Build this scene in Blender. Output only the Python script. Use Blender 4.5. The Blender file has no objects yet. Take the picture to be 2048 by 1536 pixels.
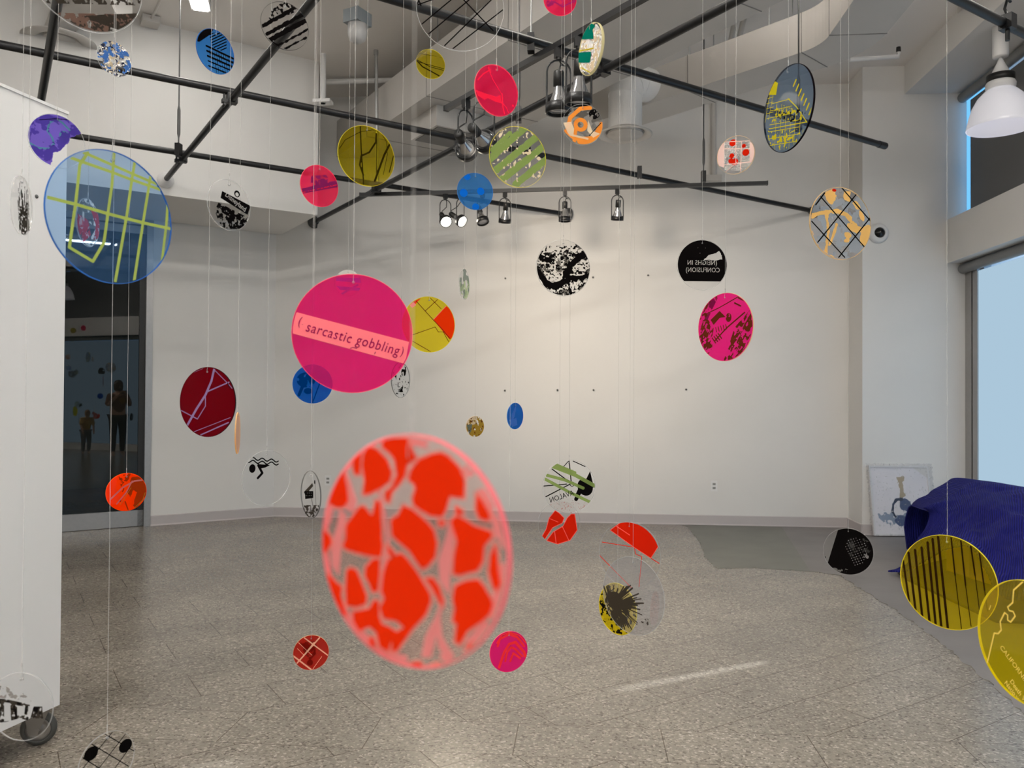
import bpy, bmesh, math, random
import numpy as np
from mathutils import Vector, Matrix

random.seed(7)
S = bpy.context.scene
COL = S.collection
pi = math.pi
rad = math.radians

# ------------------------------------------------------------------ camera
FPX, CXP, CYP = 1600.0, 1024.0, 768.0          # focal length and centre in pixels of a 2048 x 1536 frame
CH = 1.45
_p, _r, _y = rad(.72), rad(.35), rad(5.0)
F = np.array([-math.sin(_y)*math.cos(_p), math.cos(_y)*math.cos(_p), math.sin(_p)])
R0 = np.array([math.cos(_y), math.sin(_y), 0.0])
U0 = np.cross(R0, F)
RT = R0*math.cos(_r)+U0*math.sin(_r)
UP = -R0*math.sin(_r)+U0*math.cos(_r)
cam = bpy.data.cameras.new('camera')
camo = bpy.data.objects.new('camera', cam)
COL.objects.link(camo)
S.camera = camo
cam.sensor_fit = 'HORIZONTAL'
cam.sensor_width = 36.0
cam.lens = 36.0*FPX/2048
cam.clip_start = .02
cam.dof.use_dof = True
cam.dof.focus_distance = 2.6
cam.dof.aperture_fstop = cam.lens/1000/.0036
camo.matrix_world = Matrix(((RT[0], UP[0], -F[0], 0), (RT[1], UP[1], -F[1], 0), (RT[2], UP[2], -F[2], CH), (0, 0, 0, 1)))

# ------------------------------------------------------------------ view, world, sun
S.view_settings.view_transform = 'Standard'
S.view_settings.look = 'None'
S.view_settings.gamma = 1
S.view_settings.use_curve_mapping = False
S.view_settings.exposure = 0.94
try:
    S.cycles.transparent_max_bounces = 24
    S.cycles.max_bounces = 12
    S.cycles.diffuse_bounces = 8
except Exception:
    pass
world = bpy.data.worlds.new('world')
S.world = world
world.use_nodes = True
world.node_tree.nodes['Background'].inputs[0].default_value = (.28, .55, .95, 1)
world.node_tree.nodes['Background'].inputs[1].default_value = .7

def add_light(name, kind, loc, power, color, **kw):
    l = bpy.data.lights.new(name, kind)
    l.energy = power
    l.color = color
    for k, v in kw.items():
        setattr(l, k, v)
    o = bpy.data.objects.new(name, l)
    o.location = loc
    COL.objects.link(o)
    return o

sun = add_light('sun', 'SUN', (8, 11, 6), 9.0, (.92, .97, 1.0), angle=.016)
sd = Vector((.9, .55, 0)).normalized()
sd.z = .604
sun.rotation_euler = sd.to_track_quat('Z', 'Y').to_euler()

WINDOW_GLOW = .49
STRIP_GLOW = 41.0
LAMP_GLOW = .34
SPOT_POWER = 92

# ------------------------------------------------------------------ pixels to points
def ray(px, py):
    return F+RT*(px-CXP)/FPX-UP*(py-CYP)/FPX
def onz(px, py, z):
    r = ray(px, py)
    t = (z-CH)/r[2]
    return Vector((r[0]*t, r[1]*t, z))
def ony(px, py, y):
    r = ray(px, py)
    t = y/r[1]
    return Vector((r[0]*t, y, CH+r[2]*t))
def onx(px, py, x):
    r = ray(px, py)
    t = x/r[0]
    return Vector((x, r[1]*t, CH+r[2]*t))
def proj(P):
    p = np.asarray(P, float)-np.array([0, 0, CH])
    d = p@F
    return CXP+FPX*(p@RT)/d, CYP-FPX*(p@UP)/d, d
A38 = rad(38)
UV = Vector((math.cos(A38), math.sin(A38), 0))    # direction of the left wall and of half the ceiling pipes
VV = Vector((-UV.y, UV.x, 0))

# ------------------------------------------------------------------ materials
def lin(c):
    c = c/255.0
    return c/12.92 if c <= .04045 else ((c+.055)/1.055)**2.4
def rgb(r, g, b):
    return (lin(r), lin(g), lin(b), 1)
_M = {}
def nodes(m):
    nt = m.node_tree
    return nt, nt.nodes, nt.links
def principled(name, col, rough=.5, metal=0, spec=.5, noise=0, nscale=20, bump=0, bscale=60, trans=0, coat=0):
    if name in _M:
        return _M[name]
    m = bpy.data.materials.new(name)
    m.use_nodes = True
    nt, n, L = nodes(m)
    b = n['Principled BSDF']
    b.inputs['Base Color'].default_value = col
    b.inputs['Roughness'].default_value = rough
    b.inputs['Metallic'].default_value = metal
    b.inputs['Specular IOR Level'].default_value = spec
    b.inputs['Coat Weight'].default_value = coat
    tc = n.new('ShaderNodeTexCoord')
    if noise:
        nz = n.new('ShaderNodeTexNoise')
        nz.inputs['Scale'].default_value = nscale
        nz.inputs['Detail'].default_value = 5
        L.new(tc.outputs['Object'], nz.inputs['Vector'])
        mp = n.new('ShaderNodeMapRange')
        mp.inputs[1].default_value = .3
        mp.inputs[2].default_value = .7
        mp.inputs[3].default_value = 1-noise
        mp.inputs[4].default_value = 1+noise
        L.new(nz.outputs['Fac'], mp.inputs[0])
        mx = n.new('ShaderNodeVectorMath')
        mx.operation = 'SCALE'
        mx.inputs[0].default_value = col[:3]
        L.new(mp.outputs[0], mx.inputs['Scale'])
        L.new(mx.outputs[0], b.inputs['Base Color'])
    if bump:
        nb = n.new('ShaderNodeTexNoise')
        nb.inputs['Scale'].default_value = bscale
        nb.inputs['Detail'].default_value = 6
        L.new(tc.outputs['Object'], nb.inputs['Vector'])
        bp = n.new('ShaderNodeBump')
        bp.inputs['Strength'].default_value = bump
        bp.inputs['Distance'].default_value = .01
        L.new(nb.outputs['Fac'], bp.inputs['Height'])
        L.new(bp.outputs[0], b.inputs['Normal'])
    _M[name] = m
    return m

def emitter(name, col, strength):
    if name in _M:
        return _M[name]
    m = bpy.data.materials.new(name)
    m.use_nodes = True
    nt, n, L = nodes(m)
    n.remove(n['Principled BSDF'])
    e = n.new('ShaderNodeEmission')
    e.inputs[0].default_value = col
    e.inputs[1].default_value = strength
    L.new(e.outputs[0], n['Material Output'].inputs[0])
    _M[name] = m
    return m

def acrylic(name, tint, body=None, bodyfac=0.0, gloss=1.0, rough=.02):
    """see-through sheet: each of its two faces tints once; body is the cloudy or fluorescent share"""
    if name in _M:
        return _M[name]
    m = bpy.data.materials.new(name)
    m.use_nodes = True
    nt, n, L = nodes(m)
    n.remove(n['Principled BSDF'])
    tr = n.new('ShaderNodeBsdfTransparent')
    tr.inputs[0].default_value = tuple(math.sqrt(max(0, c)) for c in tint[:3])+(1,)
    last = tr.outputs[0]
    if bodyfac:
        d = n.new('ShaderNodeBsdfDiffuse')
        d.inputs[0].default_value = body
        t = n.new('ShaderNodeBsdfTranslucent')
        t.inputs[0].default_value = body
        mm = n.new('ShaderNodeMixShader')
        L.new(d.outputs[0], mm.inputs[1])
        L.new(t.outputs[0], mm.inputs[2])
        mb = n.new('ShaderNodeMixShader')
        mb.inputs[0].default_value = bodyfac
        L.new(last, mb.inputs[1])
        L.new(mm.outputs[0], mb.inputs[2])
        last = mb.outputs[0]
    g = n.new('ShaderNodeBsdfGlossy')
    g.inputs['Roughness'].default_value = rough
    fr = n.new('ShaderNodeFresnel')
    fr.inputs[0].default_value = 1.45
    ml = n.new('ShaderNodeMath')
    ml.operation = 'MULTIPLY'
    ml.inputs[1].default_value = gloss
    ml.use_clamp = True
    geo = n.new('ShaderNodeNewGeometry')
    bf = n.new('ShaderNodeMath')          # the far face seen from inside adds no second mirror
    bf.operation = 'SUBTRACT'
    bf.inputs[0].default_value = 1.0
    L.new(geo.outputs['Backfacing'], bf.inputs[1])
    m2 = n.new('ShaderNodeMath')
    m2.operation = 'MULTIPLY'
    L.new(fr.outputs[0], ml.inputs[0])
    L.new(ml.outputs[0], m2.inputs[0])
    L.new(bf.outputs[0], m2.inputs[1])
    mg = n.new('ShaderNodeMixShader')
    L.new(m2.outputs[0], mg.inputs[0])
    L.new(last, mg.inputs[1])
    L.new(g.outputs[0], mg.inputs[2])
    L.new(mg.outputs[0], n['Material Output'].inputs[0])
    _M[name] = m
    return m

def ink(name, col, alpha=1.0, glow=.35):
    """screen-printed ink: matt, a little light passes through it; alpha under 1 is thin ink"""
    if name in _M:
        return _M[name]
    m = bpy.data.materials.new(name)
    m.use_nodes = True
    nt, n, L = nodes(m)
    n.remove(n['Principled BSDF'])
    d = n.new('ShaderNodeBsdfDiffuse')
    d.inputs[0].default_value = col
    t = n.new('ShaderNodeBsdfTranslucent')
    t.inputs[0].default_value = col
    mm = n.new('ShaderNodeMixShader')
    mm.inputs[0].default_value = glow
    L.new(d.outputs[0], mm.inputs[1])
    L.new(t.outputs[0], mm.inputs[2])
    last = mm.outputs[0]
    if alpha < 1:
        tr = n.new('ShaderNodeBsdfTransparent')
        tr.inputs[0].default_value = tuple(min(1, .25+c*1.2) for c in col[:3])+(1,)
        ma = n.new('ShaderNodeMixShader')
        ma.inputs[0].default_value = alpha
        L.new(tr.outputs[0], ma.inputs[1])
        L.new(last, ma.inputs[2])
        last = ma.outputs[0]
    L.new(last, n['Material Output'].inputs[0])
    _M[name] = m
    return m

# ------------------------------------------------------------------ meshes
class MB:
    def __init__(s):
        s.v = []
        s.f = []
        s.m = []
        s.sm = []
    def add(s, vs, fs, mi=0, smooth=False):
        o = len(s.v)
        s.v += [tuple(v) for v in vs]
        s.f += [tuple(i+o for i in f) for f in fs]
        s.m += [mi]*len(fs)
        s.sm += [smooth]*len(fs)
        return s
    def box(s, x0, x1, y0, y1, z0, z1, M=None, mi=0):
        vs = [Vector((x, y, z)) for x in (x0, x1) for y in (y0, y1) for z in (z0, z1)]
        if M is not None:
            vs = [M@v for v in vs]
        return s.add(vs, [(0, 1, 3, 2), (4, 6, 7, 5), (0, 4, 5, 1), (2, 3, 7, 6), (0, 2, 6, 4), (1, 5, 7, 3)], mi)
    def prism(s, poly, z0, z1, M=None, mi=0):
        n = len(poly)
        vs = [Vector((p[0], p[1], z0)) for p in poly]+[Vector((p[0], p[1], z1)) for p in poly]
        if M is not None:
            vs = [M@v for v in vs]
        fs = [tuple(reversed(range(n))), tuple(range(n, 2*n))]
        fs += [(i, (i+1) % n, n+(i+1) % n, n+i) for i in range(n)]
        return s.add(vs, fs, mi)
    def tube(s, pts, r, k=12, cap=True, mi=0, closed=False):
        pts = [Vector(p) for p in pts]
        n = len(pts)
        rs = r if isinstance(r, (list, tuple)) else [r]*n
        vs = []
        up = None
        for i, p in enumerate(pts):
            if closed:
                t = pts[(i+1) % n]-pts[i-1]
            else:
                t = pts[min(i+1, n-1)]-pts[max(i-1, 0)]
            t.normalize()
            if up is None:
                a = Vector((0, 0, 1)) if abs(t.z) < .9 else Vector((1, 0, 0))
                up = (a-t*a.dot(t)).normalized()
            else:
                up = (up-t*up.dot(t)).normalized()
            w = t.cross(up)
            for j in range(k):
                a = 2*pi*j/k
                vs.append(p+(up*math.cos(a)+w*math.sin(a))*rs[i])
        fs = []
        for i in range(n if closed else n-1):
            i2 = (i+1) % n
            for j in range(k):
                j2 = (j+1) % k
                fs.append((i*k+j, i*k+j2, i2*k+j2, i2*k+j))
        s.add(vs, fs, mi, True)
        if cap and not closed:
            s.add([vs[j] for j in range(k)], [tuple(reversed(range(k)))], mi)
            s.add([vs[(n-1)*k+j] for j in range(k)], [tuple(range(k))], mi)
        return s
    def lathe(s, prof, M=None, k=32, mi=0, smooth=True):
        vs = []
        for r, z in prof:
            for j in range(k):
                a = 2*pi*j/k
                v = Vector((r*math.cos(a), r*math.sin(a), z))
                vs.append(M@v if M is not None else v)
        n = len(prof)
        fs = [(i*k+j, i*k+(j+1) % k, (i+1)*k+(j+1) % k, (i+1)*k+j) for i in range(n-1) for j in range(k)]
        return s.add(vs, fs, mi, smooth)
    def build(s, name, mat, parent=None, off=None):
        me = bpy.data.meshes.new(name)
        vs = s.v
        if off is not None:
            vs = [(v[0]-off[0], v[1]-off[1], v[2]-off[2]) for v in vs]
        me.from_pydata(vs, [], s.f)
        for mm in (mat if isinstance(mat, (list, tuple)) else [mat]):
            me.materials.append(mm)
        me.polygons.foreach_set('material_index', s.m)
        me.polygons.foreach_set('use_smooth', s.sm)
        me.update()
        o = bpy.data.objects.new(name, me)
        COL.objects.link(o)
        if parent is not None:
            o.parent = parent
        return o
def look(p, d):
    """matrix whose z axis points along d, origin at p"""
    q = Vector(d).normalized().to_track_quat('Z', 'Y').to_matrix().to_4x4()
    q.translation = Vector(p)
    return q
def tag(o, label, cat, group=None, kind=None):
    if kind:
        o['kind'] = kind
    if label:
        o['label'] = label
    if cat:
        o['category'] = cat
    if group:
        o['group'] = group
    return o
def thing(name, label, cat, loc=(0, 0, 0), rz=0, group=None):
    o = bpy.data.objects.new(name, None)
    o.empty_display_size = .05
    COL.objects.link(o)
    o.location = loc
    o.rotation_euler = (0, 0, rz)
    return tag(o, label, cat, group)
def struct(o, label=None):
    o['kind'] = 'structure'
    if label:
        o['label'] = label
        o['category'] = o.name.split('_')[0].split('.')[0]
    return o

M_WALL = principled('wall_paint', (.74, .73, .71, 1), .55, noise=.015, nscale=1.5, bump=.06, bscale=180)
M_CEIL = principled('ceiling_paint', (.78, .75, .72, 1), .7, noise=.02, nscale=1.2, bump=.08, bscale=120)
M_PANEL = principled('panel_paint', (.76, .75, .74, 1), .5, noise=.012, nscale=2)
M_BASE = principled('vinyl_base', (.50, .465, .465, 1), .45)
M_DUCT = principled('duct_paint', (.56, .54, .515, 1), .5, noise=.02, nscale=3)
M_SEAM = principled('seam_metal', (.22, .21, .2, 1), .5)
M_WHITE = principled('white_enamel', (.78, .78, .78, 1), .35)
M_BLACK = principled('black_pipe', (.006, .006, .007, 1), .42, noise=.1, nscale=40)
M_BLKPL = principled('black_plastic', (.01, .01, .01, 1), .45)
M_STEEL = principled('galvanised_steel', (.42, .43, .43, 1), .35, metal=.8, noise=.08, nscale=60)
M_DARKST = principled('dark_rod', (.1, .1, .1, 1), .4, metal=.5)
M_ALU = principled('brushed_aluminium', (.42, .41, .40, 1), .33, metal=.7, noise=.04, nscale=30)
M_CONC = principled('bare_concrete', (.205, .188, .182, 1), .5, noise=.10, nscale=3, bump=.1, bscale=40)
M_CONC2 = principled('bare_concrete_green', (.175, .172, .15, 1), .5, noise=.10, nscale=3, bump=.1, bscale=40)

def terrazzo():
    m = bpy.data.materials.new('terrazzo')
    m.use_nodes = True
    nt, n, L = nodes(m)
    b = n['Principled BSDF']
    tc = n.new('ShaderNodeTexCoord')
    sep = n.new('ShaderNodeSeparateXYZ')
    L.new(tc.outputs['Object'], sep.inputs[0])
    def math_(op, a, bb, clamp=False):
        q = n.new('ShaderNodeMath')
        q.operation = op
        q.use_clamp = clamp
        for i, x in enumerate((a, bb)):
            if x is None:
                continue
            if isinstance(x, (int, float)):
                q.inputs[i].default_value = x
            else:
                L.new(x, q.inputs[i])
        return q.outputs[0]
    def brick(ax, ay):
        c = n.new('ShaderNodeCombineXYZ')
        L.new(ax, c.inputs[0])
        L.new(ay, c.inputs[1])
        t = n.new('ShaderNodeTexBrick')
        L.new(c.outputs[0], t.inputs['Vector'])
        t.inputs['Color1'].default_value = (1, 1, 1, 1)
        t.inputs['Color2'].default_value = (.93, .93, .93, 1)
        t.inputs['Mortar'].default_value = (.42, .39, .35, 1)
        t.inputs['Scale'].default_value = 1
        t.inputs['Mortar Size'].default_value = .0026
        t.inputs['Mortar Smooth'].default_value = .3
        t.inputs['Brick Width'].default_value = .617
        t.inputs['Row Height'].default_value = .3125
        return t.outputs['Color']
    x, y = sep.outputs[0], sep.outputs[1]
    cu, su = math.cos(A38), math.sin(A38)
    u = math_('ADD', math_('MULTIPLY', x, cu), math_('MULTIPLY', y, su))
    v = math_('ADD', math_('MULTIPLY', x, -su), math_('MULTIPLY', y, cu))
    b1 = brick(math_('ADD', u, -1.163+.3085), math_('ADD', v, -4.33))
    b2 = brick(math_('ADD', x, .27+.3085), math_('ADD', y, -3.2175))
    msk = math_('MULTIPLY', math_('GREATER_THAN', y, 3.2165), math_('LESS_THAN', y, 3.531))
    mx = n.new('ShaderNodeMixRGB')
    L.new(msk, mx.inputs[0])
    L.new(b1, mx.inputs[1])
    L.new(b2, mx.inputs[2])
    # chips
    vo = n.new('ShaderNodeTexVoronoi')
    vo.inputs['Scale'].default_value = 105
    L.new(tc.outputs['Object'], vo.inputs['Vector'])
    r1 = n.new('ShaderNodeValToRGB')
    e = r1.color_ramp.elements
    e[0].position = 0
    e[0].color = (.12, .105, .085, 1)
    e[1].position = 1
    e[1].color = (.42, .375, .32, 1)
    for p, c in ((.18, (.225, .197, .163, 1)), (.80, (.268, .237, .197, 1))):
        k = r1.color_ramp.elements.new(p)
        k.color = c
    sc = n.new('ShaderNodeSeparateColor')
    L.new(vo.outputs['Color'], sc.inputs[0])
    L.new(sc.outputs[0], r1.inputs[0])
    nz = n.new('ShaderNodeTexNoise')
    nz.inputs['Scale'].default_value = 1.6
    nz.inputs['Detail'].default_value = 8
    L.new(tc.outputs['Object'], nz.inputs['Vector'])
    mr = n.new('ShaderNodeMapRange')
    mr.inputs[1].default_value = .3
    mr.inputs[2].default_value = .7
    mr.inputs[3].default_value = .86
    mr.inputs[4].default_value = 1.12
    L.new(nz.outputs['Fac'], mr.inputs[0])
    m1 = n.new('ShaderNodeMixRGB')
    m1.blend_type = 'MULTIPLY'
    m1.inputs[0].default_value = 1
    L.new(r1.outputs[0], m1.inputs[1])
    L.new(mx.outputs[0], m1.inputs[2])
    m2 = n.new('ShaderNodeVectorMath')
    m2.operation = 'SCALE'
    L.new(m1.outputs[0], m2.inputs[0])
    L.new(mr.outputs[0], m2.inputs['Scale'])
    L.new(m2.outputs[0], b.inputs['Base Color'])
    mr2 = n.new('ShaderNodeMapRange')
    mr2.inputs[1].default_value = .3
    mr2.inputs[2].default_value = .7
    mr2.inputs[3].default_value = .19
    mr2.inputs[4].default_value = .27
    L.new(nz.outputs['Fac'], mr2.inputs[0])
    L.new(mr2.outputs[0], b.inputs['Roughness'])
    bp = n.new('ShaderNodeBump')
    bp.inputs['Strength'].default_value = .04
    bp.inputs['Distance'].default_value = .004
    n2 = n.new('ShaderNodeTexNoise')
    n2.inputs['Scale'].default_value = 12
    n2.inputs['Detail'].default_value = 4
    L.new(tc.outputs['Object'], n2.inputs['Vector'])
    L.new(n2.outputs['Fac'], bp.inputs['Height'])
    L.new(bp.outputs[0], b.inputs['Normal'])
    return m
M_FLOOR = terrazzo()

# ================================================================== the room
ZC = 4.92
YB = 9.13
CN = Vector((-3.6, YB, 0))                 # corner of back wall and left wall
def WA(s, z=0, out=0):                     # point on the left wall, s metres from the corner
    p = CN+UV*s+VV*out
    return Vector((p.x, p.y, z))
XW, XG, YP = 3.777, 3.961, 8.68            # header face, glass plane, pillar face
floor = struct(MB().prism([(-12, -6), (5, -6), (5, 14), (-12, 14)], -.2, 0).build('floor', M_FLOOR))
# bare concrete where the terrazzo has been cut away, with a ragged edge
def ragged(pts, amp, seed):
    rnd = random.Random(seed)
    out = []
    for a, b in zip(pts[:-1], pts[1:]):
        k = max(2, int((Vector(b)-Vector(a)).length/.04))
        for i in range(k):
            t = i/k
            j = amp*(rnd.random()-.5)
            k2 = amp*(rnd.random()-.5)
            out.append((a[0]+(b[0]-a[0])*t+j, a[1]+(b[1]-a[1])*t+k2))
    return out
def fl(px, py):
    p = onz(px, py, 0)
    return (p.x, p.y)
e1 = ragged([fl(1366, 1047), fl(1380, 1062), fl(1392, 1075), fl(1402, 1093), fl(1410, 1115), fl(1424, 1130), fl(1432, 1137), fl(1500, 1136), fl(1560, 1139), fl(1640, 1144), fl(1676, 1150)], .035, 3)
patch = e1+[(2.55, 7.1), (2.3, 8.2), fl(1560, 1049)]
MB().add([(x, y, .0015) for x, y in patch], [tuple(range(len(patch)))]).build('bare_concrete_strip', M_CONC2, floor)
e2 = ragged([fl(1620, 1143), fl(1680, 1151), fl(1720, 1177), fl(1800, 1226), fl(1870, 1276), fl(1950, 1342), fl(2048, 1427), fl(2200, 1560), fl(2600, 2000)], .03, 5)
q = e2+[(3.95, .6), (3.95, 8.68), (2.93, 8.68), (2.93, YB), fl(1560, 1049)]
MB().add([(x, y, .0022) for x, y in q], [tuple(range(len(q)))]).build('bare_concrete_strip', M_CONC, floor)

struct(MB().prism([(-12, -6), (4.2, -6), (4.2, 14), (-12, 14)], ZC, ZC+.2).build('ceiling', M_CEIL))
struct(MB().box(CN.x-.3, 2.93, YB, YB+.2, 0, ZC).build('wall_back', M_WALL))
w = MB()
w.box(2.93, 5.0, YP, YB+.2, 0, ZC)
w.prism([(2.9299, YP), (2.93, YP), (2.93, YB), (2.9299, YB)], 0, ZC)
struct(w.build('wall_pillar', M_WALL))
# left wall in two stretches round the door, then closing walls behind the camera
w = MB()
s1 = -1.335
w.add([WA(0, 0), WA(s1, 0), WA(s1, ZC), WA(0, ZC), WA(0, 0, .15), WA(s1, 0, .15), WA(s1, ZC, .15), WA(0, ZC, .15)],
      [(0, 1, 2, 3), (4, 7, 6, 5), (1, 5, 6, 2), (0, 4, 5, 1), (0, 3, 7, 4)])
w.add([WA(-3.4, 0), WA(-9, 0), WA(-9, ZC), WA(-3.4, ZC), WA(-3.4, 0, .15), WA(-9, 0, .15), WA(-9, ZC, .15), WA(-3.4, ZC, .15)],
      [(0, 1, 2, 3), (4, 7, 6, 5), (1, 5, 6, 2), (0, 4, 5, 1)])
w.add([WA(s1, 3.31), WA(-3.4, 3.31), WA(-3.4, ZC), WA(s1, ZC), WA(s1, 3.31, .15), WA(-3.4, 3.31, .15), WA(-3.4, ZC, .15), WA(s1, ZC, .15)],
      [(0, 1, 2, 3), (4, 7, 6, 5), (0, 4, 5, 1)])
struct(w.build('wall_left', M_WALL))
pw = WA(-9)
struct(MB().box(pw.x-.2, pw.x, -6, pw.y+.2, 0, ZC).build('wall_side', M_WALL))
struct(MB().box(pw.x-.2, 4.2, -6.2, -6, 0, ZC).build('wall_front', M_WALL))
# bulkhead over the left wall
def BK(a, b, z):                            # a along UV, b along VV from its free lower corner
    p = Vector((-2.764, 8.134, 0))+UV*a+VV*b
    return Vector((p.x, p.y, z))
bk = MB()
pl = [BK(0, 0, 0), BK(0, 1.26, 0), BK(-9, 1.26, 0), BK(-9, 0, 0)]
bk.prism([(p.x, p.y) for p in pl][::-1], 3.31, ZC)
struct(bk.build('wall_bulkhead', M_WALL))
# baseboards
def baseboard(name, a, b, nrm, t=.012, hgt=.11):
    a, b, nv = Vector((a[0], a[1], 0)), Vector((b[0], b[1], 0)), Vector((nrm[0], nrm[1], 0))
    m = MB()
    prof = [(0, 0), (t+.012, 0), (t+.004, .008), (t, .014), (t, hgt-.006), (t-.006, hgt), (0, hgt)]
    vs = [p+nv*d+Vector((0, 0, z)) for p in (a, b) for d, z in prof]
    k = len(prof)
    m.add(vs, [(i, i+1, k+i+1, k+i) for i in range(k-1)]+[tuple(range(k)), tuple(reversed(range(k, 2*k)))])
    return struct(m.build(name, M_BASE))
baseboard('baseboard_back', (CN.x, YB), (2.93, YB), (0, -1))
baseboard('baseboard_left', WA(0), WA(s1), -VV)
baseboard('baseboard_pillar', (2.93, YB), (2.93, YP), (-1, 0))
baseboard('baseboard_right', (2.93, YP), (XW, YP), (0, -1))

# ---------------- window wall
hd = MB()
hd.box(XW, 4.2, -6, YP, 2.838, 3.29)
struct(hd.build('trim_1', M_WALL), None)
sf = MB()
sf.box(3.355, 4.2, -6, YP, 4.62, ZC)
struct(sf.build('trim_2', M_WALL))
struct(MB().box(XW, XG+.25, -6, YP, 0, .16).build('wall_right', M_WALL))
M_SHADE = emitter('daylit_white_roller_shade', rgb(176, 204, 224), WINDOW_GLOW)
M_SHADE_DK = principled('dark_roller_shade', (.135, .135, .135, 1), .6, bump=.05, bscale=300)
M_TUBE = principled('shade_tube_grey', (.2, .2, .195, 1), .4)
ylow = onx(1957, 700, XG).y
yup = onx(1943, 300, XG+.01).y
wn = 0
ys = [ylow, 6.275, 3.4, .5, -2.4, -5.6]
def window_bay(i, ya, yb, lower):
    """ya is the far side, yb the near side"""
    z0, z1 = (.16, 2.838) if lower else (3.29, 4.62)
    w = thing('window_%d' % i, None, None, (XG, (ya+yb)/2, z0))
    w['kind'] = 'structure'
    off = w.location
    y0, y1 = (yb, ya)
    m = MB()
    fr = .05
    if i > 2:
        m.box(XG+.03, XG+.10, y0, y0+fr, z0, z1)
    if i not in (3, 4):
        m.box(XG+.03, XG+.10, (8.60 if not lower and i == 2 else y1-fr), (8.68 if not lower and i == 2 else y1), z0, z1)
    m.box(XG+.03, XG+.10, y0, y1, z0, z0+fr)
    m.box(XG+.03, XG+.10, y0, y1, z1-fr, z1)
    m.build('window_frame', M_ALU, w, off)
    s = MB()
    s.box(XG+.0, XG+.004, y0+.008, y1, z0+.005, z1-.12)
    s.build('roller_shade', M_SHADE if lower else M_SHADE_DK, w, off)
    if i in (1, 2):
        g0, g1 = ((z0, 2.10) if i == 1 else (z0, 3.74))
        s2 = MB().box(XG+.0, XG+.004, y0-.018, y0+.012, g0, g1)  # unseen strip added to close part of the gap and shorten the sun streak
        s2.build('shade_edge_strip', M_SHADE if lower else M_SHADE_DK, w, off)
    t = MB()
    yt = y1+(.3 if lower and i == 1 else 0)
    if i == 1:
        yt = 8.665
    if i == 2:
        yt = 8.67
    t.tube([(XG-.03, y0+.004, z1-.06), (XG-.03, yt, z1-.06)], .05, 20)
    t.build('shade_tube', M_TUBE, w, off)
    return w, off
for k in range(5):
    a, b = ys[k], ys[k+1]+(.0 if k else 0)
    w, off = window_bay(2*k+1, a, b+(.016 if k == 0 else 0), True)
    if k == 0:
        j = MB()
        j.box(XG-.012, XG+.03, ylow, ylow+.035, .16, 2.79)
        j.box(XG+.0, XG+.05, ylow+.045, ylow+.12, .16, 2.79)
        j.box(XG+.0, XG+.04, ylow+.15, ylow+.28, .16, 2.79)
        j.box(XG+.005, XG+.05, ylow+.29, YP, .16, 2.79)
        j.box(XG+.05, XG+.08, ylow, YP, .16, 2.838)
        j.build('guide_rail', M_ALU, w, off)
    w2, off2 = window_bay(2*k+2, yup if k == 0 else a, b+(.016 if k == 0 else 0), False)
    if k == 0:
        gl = MB().box(XG+.012, XG+.02, 8.1, 8.668, 3.3, 4.6)
        gl.build('window_pane', emitter('daylit_frosted_pane', rgb(112, 190, 250), .62), w2, off2)

# ---------------- glazed door in the left wall
dr = thing('door_1', None, None, WA(-2.3, 0))
dr['kind'] = 'structure'
off = dr.location
MA = Matrix.Translation(CN)@Matrix.Rotation(A38, 4, 'Z')     # local x along the wall, y outward
m = MB()
m.box(-1.40, -1.335, -.02, .12, 0, 3.31, MA)
m.box(-3.4, -3.34, -.02, .12, 0, 3.31, MA)
m.box(-3.4, -1.335, -.02, .12, 3.25, 3.31, MA)
m.build('door_frame', M_ALU, dr, off)
m = MB()
m.box(-3.3, -1.40, .02, .07, 0.005, .175, MA)
m.box(-3.3, -1.40, .02, .07, 3.16, 3.24, MA)
m.box(-1.46, -1.40, .02, .07, .005, 3.24, MA, mi=1)
m.build('door_leaf_frame', [M_ALU, M_BLKPL], dr, off)
m = MB().box(-3.3, -1.46, .04, .05, .175, 3.16, MA)
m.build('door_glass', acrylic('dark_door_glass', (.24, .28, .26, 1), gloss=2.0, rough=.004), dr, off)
# hallway past the glass
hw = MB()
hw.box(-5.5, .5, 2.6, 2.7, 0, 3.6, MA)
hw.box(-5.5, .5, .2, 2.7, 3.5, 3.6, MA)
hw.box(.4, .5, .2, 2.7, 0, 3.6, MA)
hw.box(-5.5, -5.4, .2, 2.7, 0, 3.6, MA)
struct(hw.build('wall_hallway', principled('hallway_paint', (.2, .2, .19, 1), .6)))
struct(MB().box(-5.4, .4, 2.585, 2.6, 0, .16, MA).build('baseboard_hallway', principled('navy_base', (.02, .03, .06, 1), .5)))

# ---------------- ducts
def duct_box(label, name, P, Q, width, z0, z1, seams, side=1, seed=0):
    """rectangular duct from P to Q (its lower left edge as seen along the run)"""
    P, Q = Vector((P[0], P[1], 0)), Vector((Q[0], Q[1], 0))
    d = (Q-P)
    ln = d.length
    d.normalize()
    nrm = Vector((d.y, -d.x, 0))*side
    t = thing(name, label, 'duct', (P.x, P.y, z0))
    M = Matrix(((d.x, nrm.x, 0, P.x), (d.y, nrm.y, 0, P.y), (0, 0, 1, 0), (0, 0, 0, 1)))
    MB().box(0, ln, 0, width, z0, z1, M).build('duct_body', M_DUCT, t, t.location)
    for s in seams:
        MB().box(s-.003, s+.003, -.004, width+.004, z0-.004, z1+.004, M).build('seam', M_SEAM, t, t.location)
        for yy in (.08, width-.08):
            MB().tube([M@Vector((s+.06, yy, z1)), M@Vector((s+.06, yy, ZC))], .006, 8).build('hanger_strap', M_STEEL, t, t.location)
    return t
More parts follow.
